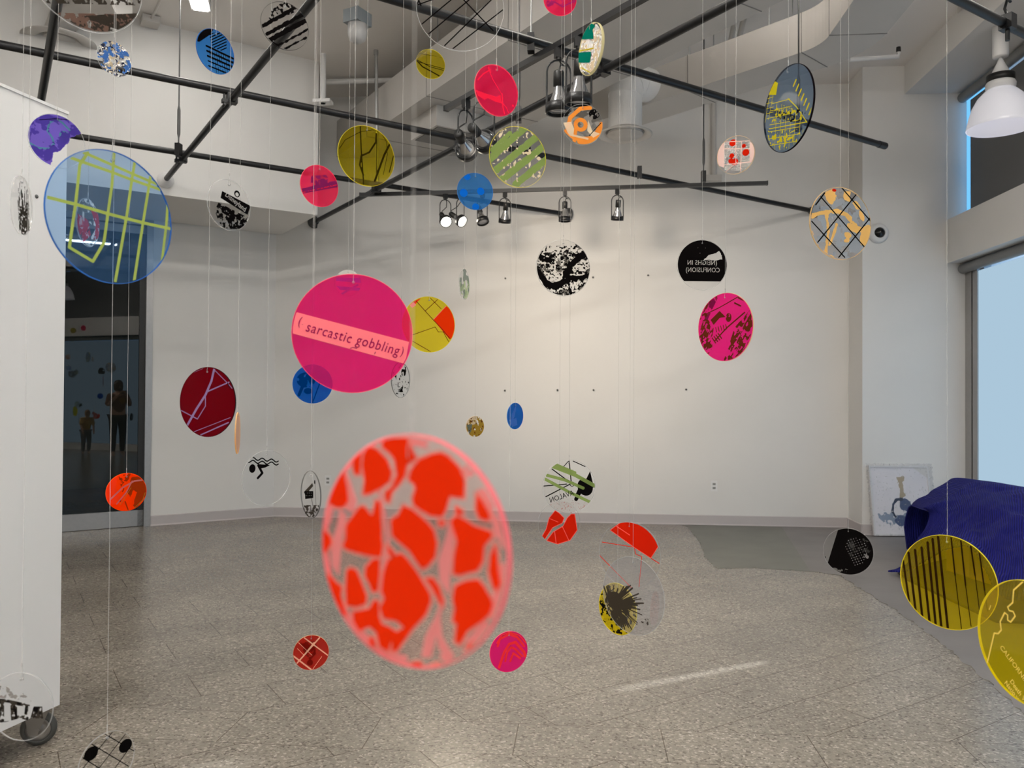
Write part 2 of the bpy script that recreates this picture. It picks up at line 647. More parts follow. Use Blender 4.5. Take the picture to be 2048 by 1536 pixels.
# wide flat duct along the grid direction
p1 = Vector((-1.599, 7.456, 0))
d1 = -VV
back = p1-d1*2.05
duct_box('wide flat painted duct crossing the ceiling from upper middle to the back wall', 'ceiling_duct', back, p1+d1*7.5, 1.25, 4.2, 4.62, [.9, 2.3, 3.7, 5.1, 6.5], side=-1)
# narrow duct at the right with a curved elbow
a2 = Vector((2.20, 6.70, 0))
n2 = Vector((.672, 8.148, 0))
d2 = (n2-a2).normalized()
t = thing('ceiling_duct', 'long beige duct with curved elbow above the right end of the pipe grid', 'duct', (2.1, 6.5, 4.2))
def duct_path(m, pts, w, z0, z1):
    L_, R_ = [], []
    n = len(pts)
    for i, p in enumerate(pts):
        tt = (Vector(pts[min(i+1, n-1)])-Vector(pts[max(i-1, 0)])).normalized()
        nn = Vector((-tt.y, tt.x, 0))
        L_.append(Vector(p)+nn*w/2)
        R_.append(Vector(p)-nn*w/2)
    vs = []
    for l, r in zip(L_, R_):
        vs += [(l.x, l.y, z0), (r.x, r.y, z0), (r.x, r.y, z1), (l.x, l.y, z1)]
    fs = [(0, 1, 2, 3), tuple(4*(n-1)+k for k in (3, 2, 1, 0))]
    for i in range(n-1):
        for k in range(4):
            fs.append((4*i+k, 4*i+4+k, 4*i+4+(k+1) % 4, 4*i+(k+1) % 4))
    m.add(vs, fs)
wD = .42
cxD = 2.075
pts = [Vector((cxD, y, 0)) for y in (-4, 0, 3, 5.6, 6.25)]
ang = math.atan2(d2.y, d2.x)-pi/2
for k in range(1, 9):
    a = ang*k/8
    rr = .62
    pts.append(Vector((cxD-rr*(1-math.cos(a)), 6.25+rr*math.sin(a), 0)))
pts.append(pts[-1]+d2*1.2)
pts.append(pts[-1]+d2*1.35)
m = MB()
duct_path(m, pts, wD, 4.2, 4.52)
m.build('duct_body', M_DUCT, t, t.location)
for c, dd in ((Vector((cxD, 6.25, 0)), Vector((0, 1, 0))), (Vector((cxD, 4.6, 0)), Vector((0, 1, 0))), (Vector((cxD, 2.9, 0)), Vector((0, 1, 0))), (pts[-3], d2), (pts[-3]+d2*1.1, d2)):
    M = Matrix.Translation((c.x, c.y, 0))@Matrix.Rotation(math.atan2(dd.y, dd.x), 4, 'Z')
    MB().box(-.003, .003, -wD/2-.004, wD/2+.004, 4.196, 4.524, M).build('seam', M_SEAM, t, t.location)
for c in (pts[-3]+d2*.3, pts[-3]+d2*1.1, pts[-3]+d2*1.9):
    for s in (-.19, .19):
        nn = Vector((-d2.y, d2.x, 0))
        q = c+nn*s
        MB().tube([(q.x, q.y, 4.52), (q.x, q.y, ZC)], .005, 8).build('hanger_rod', M_STEEL, t, t.location)
# box with grille hung under the wide duct
bp_ = Vector((-1.388, 7.472, 0))
t = thing('duct_box', 'square painted duct box hanging beside the wide ceiling duct', 'duct', (bp_.x, bp_.y, 4.0))
M = Matrix.Translation(bp_)@Matrix.Rotation(A38, 4, 'Z')
MB().box(0, .62, 0, .55, 4.0, 4.195, M).build('duct_body', M_DUCT, t, t.location)
MB().box(.03, .59, .03, .52, 3.993, 4.0, M).build('grille', principled('grille_grey', (.16, .155, .15, 1), .5), t, t.location)
# round elbow with ring diffuser
rc = Vector((.385, 7.42, 0))
t = thing('round_duct', 'white round elbow duct dropping from the beige duct with ring diffuser below', 'duct', (rc.x, rc.y, 3.85))
m = MB()
pp = [Vector((rc.x, rc.y, 3.86)), Vector((rc.x, rc.y, 4.205))]
dh = Vector((.62, .55, 0)).normalized()
for k in range(1, 7):
    a = pi/2*k/6
    pp.append(Vector((rc.x, rc.y, 4.205))+dh*(.17*(1-math.cos(a)))+Vector((0, 0, .17*math.sin(a))))
pp.append(pp[-1]+dh*.2)
m.tube(pp, .155, 32)
for k in (1, 4, 7):
    m.tube([pp[k]-(pp[k+1]-pp[k]).normalized()*.006, pp[k]+(pp[k+1]-pp[k]).normalized()*.006], .160, 32)
m.build('round_pipe', M_WHITE, t, t.location)
m = MB()
m.lathe([(.155, 3.90), (.17, 3.89), (.25, 3.855), (.25, 3.845), (.235, 3.842), (.19, 3.865), (.155, 3.885)], Matrix.Translation((rc.x, rc.y, 0)), 40)
m.build('diffuser_ring', M_DUCT, t, t.location)
m = MB()
m.lathe([(.001, 3.835), (.162, 3.845), (.166, 3.853), (.001, 3.853)], Matrix.Translation((rc.x, rc.y, 0)), 40)
MB().lathe([(.001, 3.872), (.19, 3.872), (.19, 3.880), (.001, 3.880)], Matrix.Translation((rc.x, rc.y, 0)), 40).build('throat', M_SEAM, t, t.location)  # dark disc put in for the shade inside the diffuser opening
m.build('diffuser_disc', M_DUCT, t, t.location)
# second ring diffuser at the far left
rc = onz(118, 84, 4.55)
t = thing('round_duct', 'beige round diffuser and bent duct near the ceiling at far left', 'duct', (rc.x, rc.y, 4.55))
m = MB()
m.lathe([(.16, 4.62), (.30, 4.56), (.30, 4.548), (.19, 4.555), (.13, 4.60)], Matrix.Translation((rc.x, rc.y, 0)), 40)
m.lathe([(.001, 4.56), (.13, 4.565), (.13, 4.575), (.001, 4.575)], Matrix.Translation((rc.x, rc.y, 0)), 40)
m.build('diffuser_ring', M_DUCT, t, t.location)
m = MB()
m.tube([(rc.x, rc.y, 4.58), (rc.x, rc.y, 4.64), (rc.x+.05, rc.y-.02, 4.72), (rc.x+.16, rc.y-.06, 4.77), (rc.x+.7, rc.y-.2, 4.77)], .12, 24)
m.build('round_pipe', M_DUCT, t, t.location)

# ---------------- beam edge along the back of the ceiling, conduits
def conduit(label, pts, r, mat, cat='pipe', name='conduit', cup=None):
    t = thing(name, label, cat, pts[0])
    MB().tube(pts, r, 12).build('tube', mat, t, t.location)
    if cup:
        m = MB()
        for i in cup:
            d = (Vector(pts[min(i+1, len(pts)-1)])-Vector(pts[max(i-1, 0)])).normalized()
            m.tube([Vector(pts[i])-d*.03, Vector(pts[i])+d*.03], r*1.45, 12)
        m.build('coupling', mat, t, t.location)
    return t
q0, q1 = onz(652, 164, 4.86), onz(1185, 151, 4.86)
conduit('white sprinkler pipe running level below the ceiling before the back wall', [q0, q1], .03, M_WHITE)
yv = 7.9
c0 = ony(755, 372, yv)
c1 = ony(752, 104, yv)
c2 = ony(757, 88, yv)
c3 = ony(785, 66, yv)
c4 = ony(800, 62, yv)
c5 = ony(1000, 70, yv)
conduit('grey metal conduit dropping from the ceiling with a rounded bend at the top', [c0, c1, c2, c3, c4, c5], .017, M_STEEL, cup=[1])
c0 = ony(646, 207, 7.95)
c1 = Vector((c0.x, c0.y, ZC))
t = conduit('thin white post dropping from ceiling onto the bulkhead corner', [c0, c1], .028, M_WHITE)
MB().box(-.09, .09, -.06, .06, 0, .03).build('base_plate', M_WHITE, t)
c0 = ony(1427, 350, YB-.03)
t = conduit('grey painted conduit on the back wall ending in a small box', [c0, Vector((c0.x, c0.y, ZC))], .03, M_DUCT)
MB().box(-.09, .09, -.02, .03, -.07, 0).build('junction_box', M_DUCT, t)
q0, q1 = onz(1700, 119, 4.72), onz(1797, 113, 4.72)
t = conduit('short white sprinkler pipe with a small head near the pillar top', [q0, q1, q1+Vector((.0, 0, .04))], .022, M_WHITE)
MB().lathe([(.001, .09), (.02, .09), (.022, .05), (.012, .03), (.001, .03)], Matrix.Translation(q1-q0)).build('sprinkler_head', M_BLKPL, t)
# parallel pipes above the beige duct
for i, (xa, lab) in enumerate(((1460, 'left of two pale pipes slanting over the beige duct'), (1478, 'right of two pale pipes slanting over the beige duct'))):
    q0, q1 = onz(xa, 88 if i == 0 else 78, 4.8), onz(xa+28, -40, 4.8)
    conduit(lab, [q0, q1], .026, M_DUCT)
# junction box and jelly-jar fixture
jb = onz(297, 45, 4.9)
t = thing('junction_box', 'small square ceiling junction box at upper left with conduit', 'electrical box', (jb.x+.05, jb.y-.06, 4.85))
MB().box(-.075, .075, -.075, .075, 0, .06, Matrix.Rotation(A38, 4, 'Z')).build('box_body', M_DUCT, t)
MB().tube([(0, 0, .035), (.14, -.17, .035), (.38, -.47, .035)], .012, 10).build('conduit_run', M_DUCT, t)
jl = onz(715, 40, 4.62)
t = thing('ceiling_fixture', 'grey boxed light fixture with frosted jar under the ceiling', 'light fixture', (jl.x, jl.y, 4.5))
Mr = Matrix.Rotation(A38+.5, 4, 'Z')@Matrix.Scale(.78, 4)
MB().box(-.12, .12, -.10, .10, .10, .24, Mr).build('housing', principled('blue_grey_box', (.22, .25, .27, 1), .5), t)
MB().tube([(0, 0, .24), (0, 0, .42)], .012, 10).build('stem', M_DUCT, t)
MB().lathe([(.001, -.10), (.05, -.095), (.09, -.06), (.105, 0), (.105, .10), (.001, .10)], Matrix.Scale(.78, 4), 28).build('jar', principled('frosted_jar', (.5, .5, .5, 1), .3), t)
MB().tube([(-.9, -.02, .38), (.9, .06, .38)], .011, 10).build('conduit_run', M_DARKST, t)

# ================================================================== pipe grid
PZ = 3.5
def grid_pipe(label, a, b, z, flange_b=None, caps=True, r=.025):
    a, b = Vector((a[0], a[1], z)), Vector((b[0], b[1], z))
    t = thing('ceiling_pipe', label, 'pipe', a, group='black pipes of the ceiling grid')
    MB().tube([a, b], r, 16).build('pipe', M_BLACK, t, t.location)
    d = (b-a).normalized()
    if caps:
        m = MB()
        m.tube([b-d*.09, b+d*.003], r*1.12, 16)
        m.build('end_cap', M_BLACK, t, t.location)
    if flange_b:
        m = MB()
        Mx = look(b, -d)
        m.lathe([(.001, 0), (.075, 0), (.075, .012), (.045, .016), (.04, .07), (.001, .07)], Mx, 24)
        m.build('wall_flange', flange_b, t, t.location)
    return t
def clamp(t, p, d, z):
    m = MB()
    M = Matrix.Translation((p[0], p[1], z))@Matrix.Rotation(math.atan2(d.y, d.x), 4, 'Z')
    m.box(-.03, .03, -.034, .034, -.03, .035, M)
    m.box(-.02, .02, .034, .065, -.035, -.01, M)
    m.tube([M@Vector((0, .05, -.045)), M@Vector((0, .05, .05))], .008, 8)
    m.tube([M@Vector((-.03, .05, -.05)), M@Vector((.03, .05, -.05))], .009, 8)
    m.build('clamp', M_BLACK, t, t.location)
zu, zv = PZ, PZ-.05
def g(px, py, z=PZ):
    return onz(px, py, z)
def along(P, d, y=None, x=None):
    k = (y-P.y)/d.y if y is not None else (x-P.x)/d.x
    return P+d*k
# four pipes in the u direction
P1a = g(455, 182)
P1 = grid_pipe('long black ceiling pipe from the left edge to the lattice disc near the pillar', P1a-UV*4.5, along(P1a, UV, y=YB-.012), zu, M_DARKST, False)
P2a = g(640, 350)
P2 = grid_pipe('lowest long black ceiling pipe that ends on the back wall behind the hanging spotlights', P2a-UV*3.4, along(P2a, UV, y=YB-.012), zu, M_DARKST, False)
P3e = g(1770, 292)
P3 = grid_pipe('black ceiling pipe whose free capped end hangs in front of the pillar', P3e-UV*7.0, P3e, zu)
P4a = g(1980, 32)
P4 = grid_pipe('black ceiling pipe at the top right corner above the white dome lamp', P4a-UV*1.5, P4a+UV*.92, zu)
# three in the v direction, one level lower
V1a = g(105, 65, zv)
V1 = grid_pipe('short stretch of black ceiling pipe rising steeply over the white partition', V1a-VV*1.2, V1a+VV*3.0, zv)
V2e = g(335, 355, zv)
bk0 = Vector((-2.764, 8.134, 0))
k = (V2e-bk0).dot(VV)
V2e = V2e-VV*(k+.01)
V2 = grid_pipe('black ceiling pipe slanting down left to a flange on the bulkhead', V2e-VV*5.2, V2e, zv, M_WHITE, False)
V3a = g(1050, 223, zv)
V3 = grid_pipe('longest black ceiling pipe slanting from upper right to the back wall', V3a-VV*3.6, along(V3a, VV, y=YB-.012), zv, M_DARKST, False)
def cross(pu, pv):
    """crossing of a u pipe through pu and a v pipe through pv"""
    a = Vector((pu.x, pu.y, 0)).dot(VV)
    b = Vector((pv.x, pv.y, 0)).dot(UV)
    return UV*b+VV*a
for pu in (P1a, P2a, P3e):
    for T_, pv in ((V1, V1a), (V2, V2e), (V3, V3a)):
        c = cross(pu, pv)
        if pu is P3e and T_ is not V3:
            continue
        if pu is P1a and T_ is V1:
            continue
        clamp(T_, (c.x, c.y), VV, zv)
# hanger rods
def rod(px, py, z, label, tb=True, r=.006, top=ZC, mat=None):
    p = onz(px, py, z)
    t = thing('hanger_rod', label, 'rod', (p.x, p.y, z), group='rods holding up the ceiling grid')
    MB().tube([(0, 0, .0), (0, 0, top-z)], r, 8).build('rod', mat or M_DARKST, t)
    if tb:
        m = MB()
        m.tube([(0, 0, .10), (0, 0, .13), (0, 0, .33), (0, 0, .36)], [.007, .013, .013, .007], 10)
        m.build('turnbuckle', M_DARKST, t)
    MB().box(-.02, .02, -.03, .03, -.06, .045).build('pipe_clip', M_BLACK, t)
    return t
rod(357, 298, zv+.05, 'thin steel hanger rod above the junction over the bulkhead flange')
rod(1407, 352, zu+.02, 'steel hanger rod with turnbuckle above the track end at right')
rod(1037, 228, zv+.03, 'steel hanger rod in the middle above the longest slanting pipe')
rod(1597, 246, zu, 'dark hanger rod passing behind the tall map disc at right')
t = rod(1279, 343, zu, 'very short thin rod tying the spotlight track to a pipe', False, .004, PZ+.03, M_STEEL)
MB().tube([(0, 0, 0), (0, 0, -.12)], .004, 8).build('lower_wire', M_STEEL, t)
t = rod(1062, 84, zu, 'galvanised pipe hanger clip below the wide duct', False, .005, 4.2, M_STEEL)
q = onz(2015, 45, zu)
t = thing('pipe_hook', 'black hook clamp on the pipe at the top right corner', 'clamp', (q.x, q.y, zu))
MB().box(-.03, .03, -.035, .035, -.04, .04, Matrix.Rotation(A38, 4, 'Z')).tube([(0, 0, .04), (0, .03, .09), (0, 0, .13), (0, -.03, .1)], .008, 8).tube([(0, 0, -.04), (.0, 0, -.10)], .012, 8).tube([(0, 0, .13), (0, 0, ZC-zu)], .005, 8).build('clamp_body', M_BLACK, t)

# tracks
def track(label, a, b, z):
    a, b = Vector((a[0], a[1], z)), Vector((b[0], b[1], z))
    t = thing('light_track', label, 'light track', a)
    d = (b-a)
    M = Matrix.Translation(a)@Matrix.Rotation(math.atan2(d.y, d.x), 4, 'Z')
    MB().box(0, d.length, -.018, .018, 0, .034, M).build('rail', M_BLACK, t, t.location)
    m = MB()
    m.box(-.012, 0, -.02, .02, -.002, .036, M)
    m.box(d.length, d.length+.012, -.02, .02, -.002, .036, M)
    m.build('end_cap', M_BLKPL, t, t.location)
    return t
TZ = 3.40
ta, tb = onz(722, 393, TZ), onz(1533, 370, TZ)
track('black light track across the back carrying six spotlights', ta, tb, TZ)
sa, sb = onz(893, 222, TZ), onz(1290, 0, TZ)
track('black light track slanting up right beside the hot pink disc', sa, sb+(sb-sa)*.8, TZ)
m_bulb = principled('bulb_reflector', (.55, .55, .56, 1), .15, metal=.85)
m_bface = principled('bulb_face', (.35, .35, .36, 1), .15)
m_lit = emitter('lit_bulb_face', (1, .93, .8, 1), 14)
def track_light(label, px, py, z, rz, tilt, lit=False, scale=1.0, group='spotlights on the ceiling tracks', aim=None):
    p = onz(px, py, z)
    t = thing('track_light', label, 'spotlight', p, rz, group)
    sc = scale
    MB().box(-.02*sc, .02*sc, -.014*sc, .014*sc, -.045*sc, 0).tube([(0, 0, -.045*sc), (0, 0, -.055*sc)], .014*sc, 10).build('track_adapter', M_BLKPL, t)
    # yoke: elongated loop in the local xz plane
    w_, h_ = .056*sc, .225*sc
    lp = []
    for k in range(9):
        a = pi*k/8
        lp.append((w_*math.cos(a), 0, -.055*sc-w_+w_*math.sin(a)))
    lp = [(w_, 0, -.055*sc-h_)]+lp+[(-w_, 0, -.055*sc-h_)]
    MB().tube(lp, .0045*sc, 8).build('yoke', M_BLACK, t)
    pivot = Vector((0, 0, -.055*sc-h_+.02*sc))
    R_ = Matrix.Translation(pivot)@Matrix.Rotation(tilt, 4, 'X')
    if aim is not None:
        dl = Matrix.Rotation(-rz, 3, 'Z')@(Vector(aim)-p-pivot)
        R_ = look(pivot, -dl)
    m = MB()
    m.lathe([(.052*sc, -.035*sc), (.060*sc, -.035*sc), (.060*sc, .005*sc), (.052*sc, .005*sc), (.052*sc, -.035*sc)], R_, 28)
    m.build('gimbal_ring', M_BLACK, t)
    b = MB()
    b.lathe([(.050*sc, -.02*sc), (.048*sc, .0), (.030*sc, .045*sc), (.019*sc, .085*sc), (.018*sc, .10*sc)], R_, 28)
    bo = b.build('bulb', m_bulb, t)
    MB().lathe([(.001, -.027*sc), (.03*sc, -.025*sc), (.050*sc, -.018*sc)], R_, 28).build('bulb_lens', m_lit if lit else m_bface, bo)
    MB().lathe([(.001, .155*sc), (.022*sc, .155*sc), (.025*sc, .148*sc), (.025*sc, .085*sc), (.001, .085*sc)], R_, 20).build('socket', M_BLKPL, t)
    e = R_@Vector((0, 0, .155*sc))
    s0 = Vector((0, 0, -.05*sc))
    MB().tube([e, e+Vector((.01, 0, .03*sc)), e.lerp(s0, .5)+Vector((.035*sc, .01, 0)), s0+Vector((.012, 0, -.02*sc)), s0], .004*sc, 8).build('power_cord', M_BLKPL, t)
    return t, R_
zt = TZ
lights_ = []
for (px, rz, tl, lit, lab) in ((891, .5, -.95, True, 'leftmost lit spotlight on the back track, bulb glowing'),
                               (921, 1.0, -1.0, True, 'second lit spotlight from left on the back track, glowing'),
                               (965, .7, -.45, False, 'unlit spotlight behind the blue dotted disc on back track'),
                               (1010, .3, .35, False, 'unlit spotlight just right of the blue dotted disc'),
                               (1130, .0, .0, False, 'unlit spotlight at the back wall flange of the lowest pipe'),
                               (1235, .15, .3, False, 'rightmost unlit spotlight on the back track')):
    f_ = (px-722)/(1533-722)
    py = 393-23*f_
    lights_.append(track_light(lab, px, py, zt, rz, tl, lit))
spots_ = []
for (px, rz, tl, am, lab) in ((932, .9, .5, (-.3, YB, 2.1), 'lit spotlight at the free lower end of the slanting track'),
                          (968, .4, .9, (.55, YB, 2.45), 'lit spotlight partly behind the hot pink disc on slanting track'),
                          (1118, .3, .0, None, 'spotlight left of the teal disc on the slanting track'),
                          (1158, .2, .1, None, 'spotlight directly behind the teal disc on the slanting track')):
    f_ = (px-893)/(1290-893)
    py = 222-222*f_
    spots_.append((track_light(lab, px, py, zt, rz, tl, am is not None, 1.25, aim=am), am))
# light of the two lit bulbs and of the gallery spots behind the viewer
for (t_, R_), pw_ in zip(lights_[:2], (60, 60)):
    P = t_.matrix_basis@R_@Vector((0, 0, -.06))
    D = (t_.matrix_basis.to_3x3()@(R_.to_3x3()@Vector((0, 0, -1))))
    l = add_light('spot_beam', 'SPOT', P, pw_, (1, .86, .66), spot_size=rad(85), spot_blend=1, shadow_soft_size=.05)
    l.rotation_euler = (-D).to_track_quat('Z', 'Y').to_euler()

for (t_, R_), am in spots_[:2]:
    Mt = Matrix.Translation(t_.location)@Matrix.Rotation(t_.rotation_euler.z, 4, 'Z')
    P = Mt@R_@Vector((0, 0, -.06))
    D = Vector(am)-P
    l = add_light('spot_beam', 'SPOT', P, SPOT_POWER, (1, .84, .66), spot_size=rad(66), spot_blend=1, shadow_soft_size=.22)
    l.rotation_euler = (-D).to_track_quat('Z', 'Y').to_euler()

# ceiling strip lights: the upper left one is real, the unseen rest added as fill
m_fill_strip = emitter('fluorescent_tube', (1, .955, .89, 1), STRIP_GLOW)
m_strip2 = emitter('fluorescent_tube_dim', (1, .955, .89, 1), STRIP_GLOW*.35)
def strip_light(label, c, ang, ln=1.2, w_=.12, mt=None):
    t = thing('strip_light', label, 'ceiling light', c, ang, 'ceiling strip lights')
    MB().box(-ln/2, ln/2, -w_/2-.02, w_/2+.02, 0, .06).build('housing', M_WHITE, t)
    MB().box(-ln/2+.02, ln/2-.02, -w_/2, w_/2, -.012, 0).build('lens', mt or m_fill_strip, t)
    return t
q = onz(402, 22, 4.84)
strip_light('bright white strip light on the ceiling at upper left', (q.x+.66*math.cos(-1.22), q.y+.66*math.sin(-1.22), 4.85), -1.22, 1.35, mt=m_strip2)
for i, (x, y, lab) in enumerate(((-3.2, .5, 'added ceiling fill light over the left side'), (-.6, -1.0, 'added ceiling fill light behind the viewer'), (1.9, -.5, 'added ceiling fill light at right behind the viewer'), (-1.0, -3.8, 'added ceiling fill light by the front wall'), (-1.2, 3.6, 'added ceiling fill light left of the wide duct'), (2.95, 4.6, 'added ceiling fill light beside the window soffit'), (-4.6, -.8, 'added ceiling fill light above the left of the movable wall panel'), (.9, 5.0, 'added ceiling fill light between the two large ducts'))):
    strip_light(lab, (x, y, 4.85), A38, 2.4 if i < 4 else (.8 if i == 5 else 1.3), .2)

# ---------------- pendant dome lamps
m_dome = bpy.data.materials.new('prismatic_dome')
m_dome.use_nodes = True
nt, n, L = nodes(m_dome)
b = n['Principled BSDF']
b.inputs['Base Color'].default_value = (.78, .78, .82, 1)
b.inputs['Roughness'].default_value = .25
b.inputs['Emission Color'].default_value = (.80, .80, .90, 1)
b.inputs['Emission Strength'].default_value = LAMP_GLOW*.45
def pendant(label, x, y, zr, top, group='white dome pendant lamps'):
    t = thing('pendant_lamp', label, 'pendant lamp', (x, y, zr), 0, group)
    m = MB()
    R_ = .262
    prof = [(R_, 0), (R_*1.012, .006), (R_*.985, .03), (R_*.93, .10), (R_*.84, .18), (R_*.68, .26), (R_*.48, .315), (R_*.36, .335)]
    m.lathe(prof+[(r-.006, z-.004) for r, z in prof[::-1]][:-1], None, 48)
    m.build('glass_dome', m_dome, t)
    MB().lathe([(.10, .33), (.115, .345), (.118, .375), (.105, .40), (.095, .40)], None, 32).build('collar', M_WHITE, t)
    MB().lathe([(.095, .395), (.108, .395), (.108, .455), (.095, .455)], None, 32).build('black_band', M_BLKPL, t)
    MB().lathe([(.108, .455), (.07, .475), (.03, .56), (.014, .60), (.001, .60)], None, 32).build('cap', M_WHITE, t)
    MB().tube([(0, 0, .58), (0, 0, top-zr-.25)], .008, 8).build('stem', M_WHITE, t)
    MB().lathe([(.001, top-zr-.26), (.06, top-zr-.26), (.062, top-zr-.25), (.062, top-zr), (.001, top-zr)], None, 24).build('canopy', M_WHITE, t)
    MB().lathe([(.001, .10), (.035, .105), (.05, .14), (.05, .18), (.03, .24), (.03, .33), (.001, .33)], None, 24).build('bulb', emitter('pendant_bulb', (1, .96, .92, 1), .45), t)
    return t
pl_ = onz(2006, 54, 4.62)
zr = ony(2006, 256, pl_.y).z
pendant('white glass dome pendant lamp hanging at the upper right by the window wall', pl_.x-.02, pl_.y, zr, 4.62)
for y in (4.0, .9, -2.2):
    pendant('white glass dome pendant lamp further along the window wall, out of the photograph', pl_.x-.02, y, zr, 4.62)
q = onz(1985, 12, ZC-.03)
t = thing('ceiling_dome', 'round glossy white ceiling dome partly behind the top right pipe', 'ceiling light', (q.x, q.y, ZC))
MB().lathe([(.001, -.13), (.10, -.12), (.18, -.09), (.23, -.03), (.24, 0)], None, 40).build('dome_cover', principled('glossy_white', (.75, .75, .74, 1), .12), t)
MB().lathe([(.24, -.025), (.27, -.02), (.27, 0), (.24, 0)], None, 40).build('trim_ring', M_DUCT, t)
# small wall fittings
def wallthing(name, label, cat, px, py, y, group=None):
    p = ony(px, py, y)
    return thing(name, label, cat, (p.x, p.y, p.z), 0, group)
for px, py, lab in ((1428, 972, 'white wall outlet low on the back wall at right of the hanging discs'), (656, 961, 'white wall outlet low on the back wall beside the large blurred orange disc')):
    t = wallthing('wall_outlet', lab, 'outlet', px, py, YB, 'outlets on the back wall')
    MB().box(-.036, .036, -.006, 0, -.058, .058).build('cover_plate', M_WHITE, t)
    m_sock = principled('socket_grey', (.3, .3, .29, 1), .4)
    for dz in (.022, -.022):
        o = MB().prism([(-.017, -.012), (.017, -.012), (.017, .012), (-.017, .012)], 0, .003, Matrix.Translation((0, -.006, dz))@Matrix.Rotation(pi/2, 4, 'X')).build('socket', m_sock, t)
        MB().box(-.008, -.005, -.0095, -.009, dz-.005, dz+.006).box(.005, .008, -.0095, -.009, dz-.005, dz+.006).build('slot', M_BLKPL, o)
for px, py, lab in ((1011, 557, 'screw in the back wall left of the tree disc'), (1186, 555, 'screw in the back wall right of the tree disc'), (1296, 551, 'upper screw in the back wall left of the black lettered disc'),
                    (1010, 781, 'lower screw in the back wall above the small blue oval disc'), (1115, 780, 'lower screw in the back wall, second from left'),
                    (1187, 780, 'lower screw in the back wall, third from left'), (1372, 779, 'lower screw in the back wall, rightmost')):
    t = wallthing('wall_screw', lab, 'screw', px, py, YB, 'screws left in the back wall')
    MB().lathe([(.001, .022), (.009, .022), (.011, .018), (.011, .014), (.004, .012), (.004, 0)], Matrix.Rotation(pi/2, 4, 'X'), 12).build('screw_body', M_DARKST, t)
p = ony(73, 393, 3.0)
t = wallthing('security_camera', 'round white security camera with black eye on the pillar', 'camera', 1756, 467, YP)
MB().lathe([(.10, 0), (.105, .012), (.09, .04), (.062, .055), (.055, .055)], Matrix.Rotation(pi/2, 4, 'X'), 36).build('housing', M_WHITE, t)
MB().lathe([(.001, .088), (.025, .084), (.043, .072), (.055, .05)], Matrix.Rotation(pi/2, 4, 'X'), 30).build('lens_dome', principled('black_gloss', (.008, .008, .008, 1), .05), t)

# ---------------- rolling partition
pc = Vector((-2.135, 3.135, 0))
pa = rad(90-10.4)
M = Matrix.Translation(pc)@Matrix.Rotation(pa, 4, 'Z')      # local x runs away from the viewer, y to the left
t = thing('rolling_partition', 'tall white movable wall panel on rubber casters at the left', 'partition', pc)
MB().box(-2.44, 0, 0, .42, .16, 2.60, M).build('wall_panel', M_PANEL, t, t.location)
MB().box(-2.445, .004, -.004, .424, 2.6, 2.612, M).build('top_trim', M_PANEL, t, t.location)
m_tyre = principled('grey_rubber', (.055, .055, .05, 1), .6)
m_hub = principled('caster_hub', (.24, .22, .20, 1), .35, metal=.5)
for (lx, ly, rzz) in ((-.27, -.02, .42), (-2.2, .02, .3), (-.25, .38, .1), (-2.2, .38, .6)):
    C0 = M@Vector((lx, ly, 0))
    if lx == -.27:
        C0 = onz(77, 1489, 0)
    Mw = Matrix.Translation((C0.x, C0.y, .068))@Matrix.Rotation(rzz, 4, 'Z')@Matrix.Rotation(pi/2, 4, 'X')
    c = MB()
    fk = Matrix.Translation((C0.x, C0.y, 0))@Matrix.Rotation(rzz, 4, 'Z')
    c.box(-.04, .04, -.045, .045, .150, .160, fk)
    c.prism([(-.03, .05), (.0, .05), (.045, .15), (-.05, .15)], -.0295, -.0265, fk@Matrix.Rotation(pi/2, 4, 'X'))
    c.prism([(-.03, .05), (.0, .05), (.045, .15), (-.05, .15)], .0265, .0295, fk@Matrix.Rotation(pi/2, 4, 'X'))
    c.tube([fk@Vector((0, -.034, .068)), fk@Vector((0, .034, .068))], .008, 10)
    cf = c.build('caster', m_hub, t, t.location)
    wv = MB()
    prof = []
    for k in range(13):
        a = -pi/2+pi*k/12
        prof.append((.048+.020*math.cos(a), .022*math.sin(a)))
    wv.lathe(prof+[(.045, -.02)], Mw, 40)
    wv.build('tyre', m_tyre, cf, t.location)
    wv = MB()
    wv.lathe([(.001, -.018), (.012, -.02), (.014, -.010), (.034, -.008), (.047, -.018), (.047, .018), (.034, .008), (.014, .010), (.012, .02), (.001, .018)], Mw, 32)
    wv.build('hub', m_hub, cf, t.location)
q = None
# small dark spot on the panel
tt = (M.inverted()@Vector(onz(73, 393, 2.18)))
pr = ray(73, 393)
nrm = (M.to_3x3()@Vector((0, -1, 0)))
kk = (pc-Vector((0, 0, CH))).dot(nrm)/Vector(pr).dot(nrm)
P = Vector((0, 0, CH))+Vector(pr)*kk
MB().lathe([(.001, .004), (.007, .003), (.008, 0)], look(P, nrm), 16).build('bolt_head', M_DARKST, t, t.location)

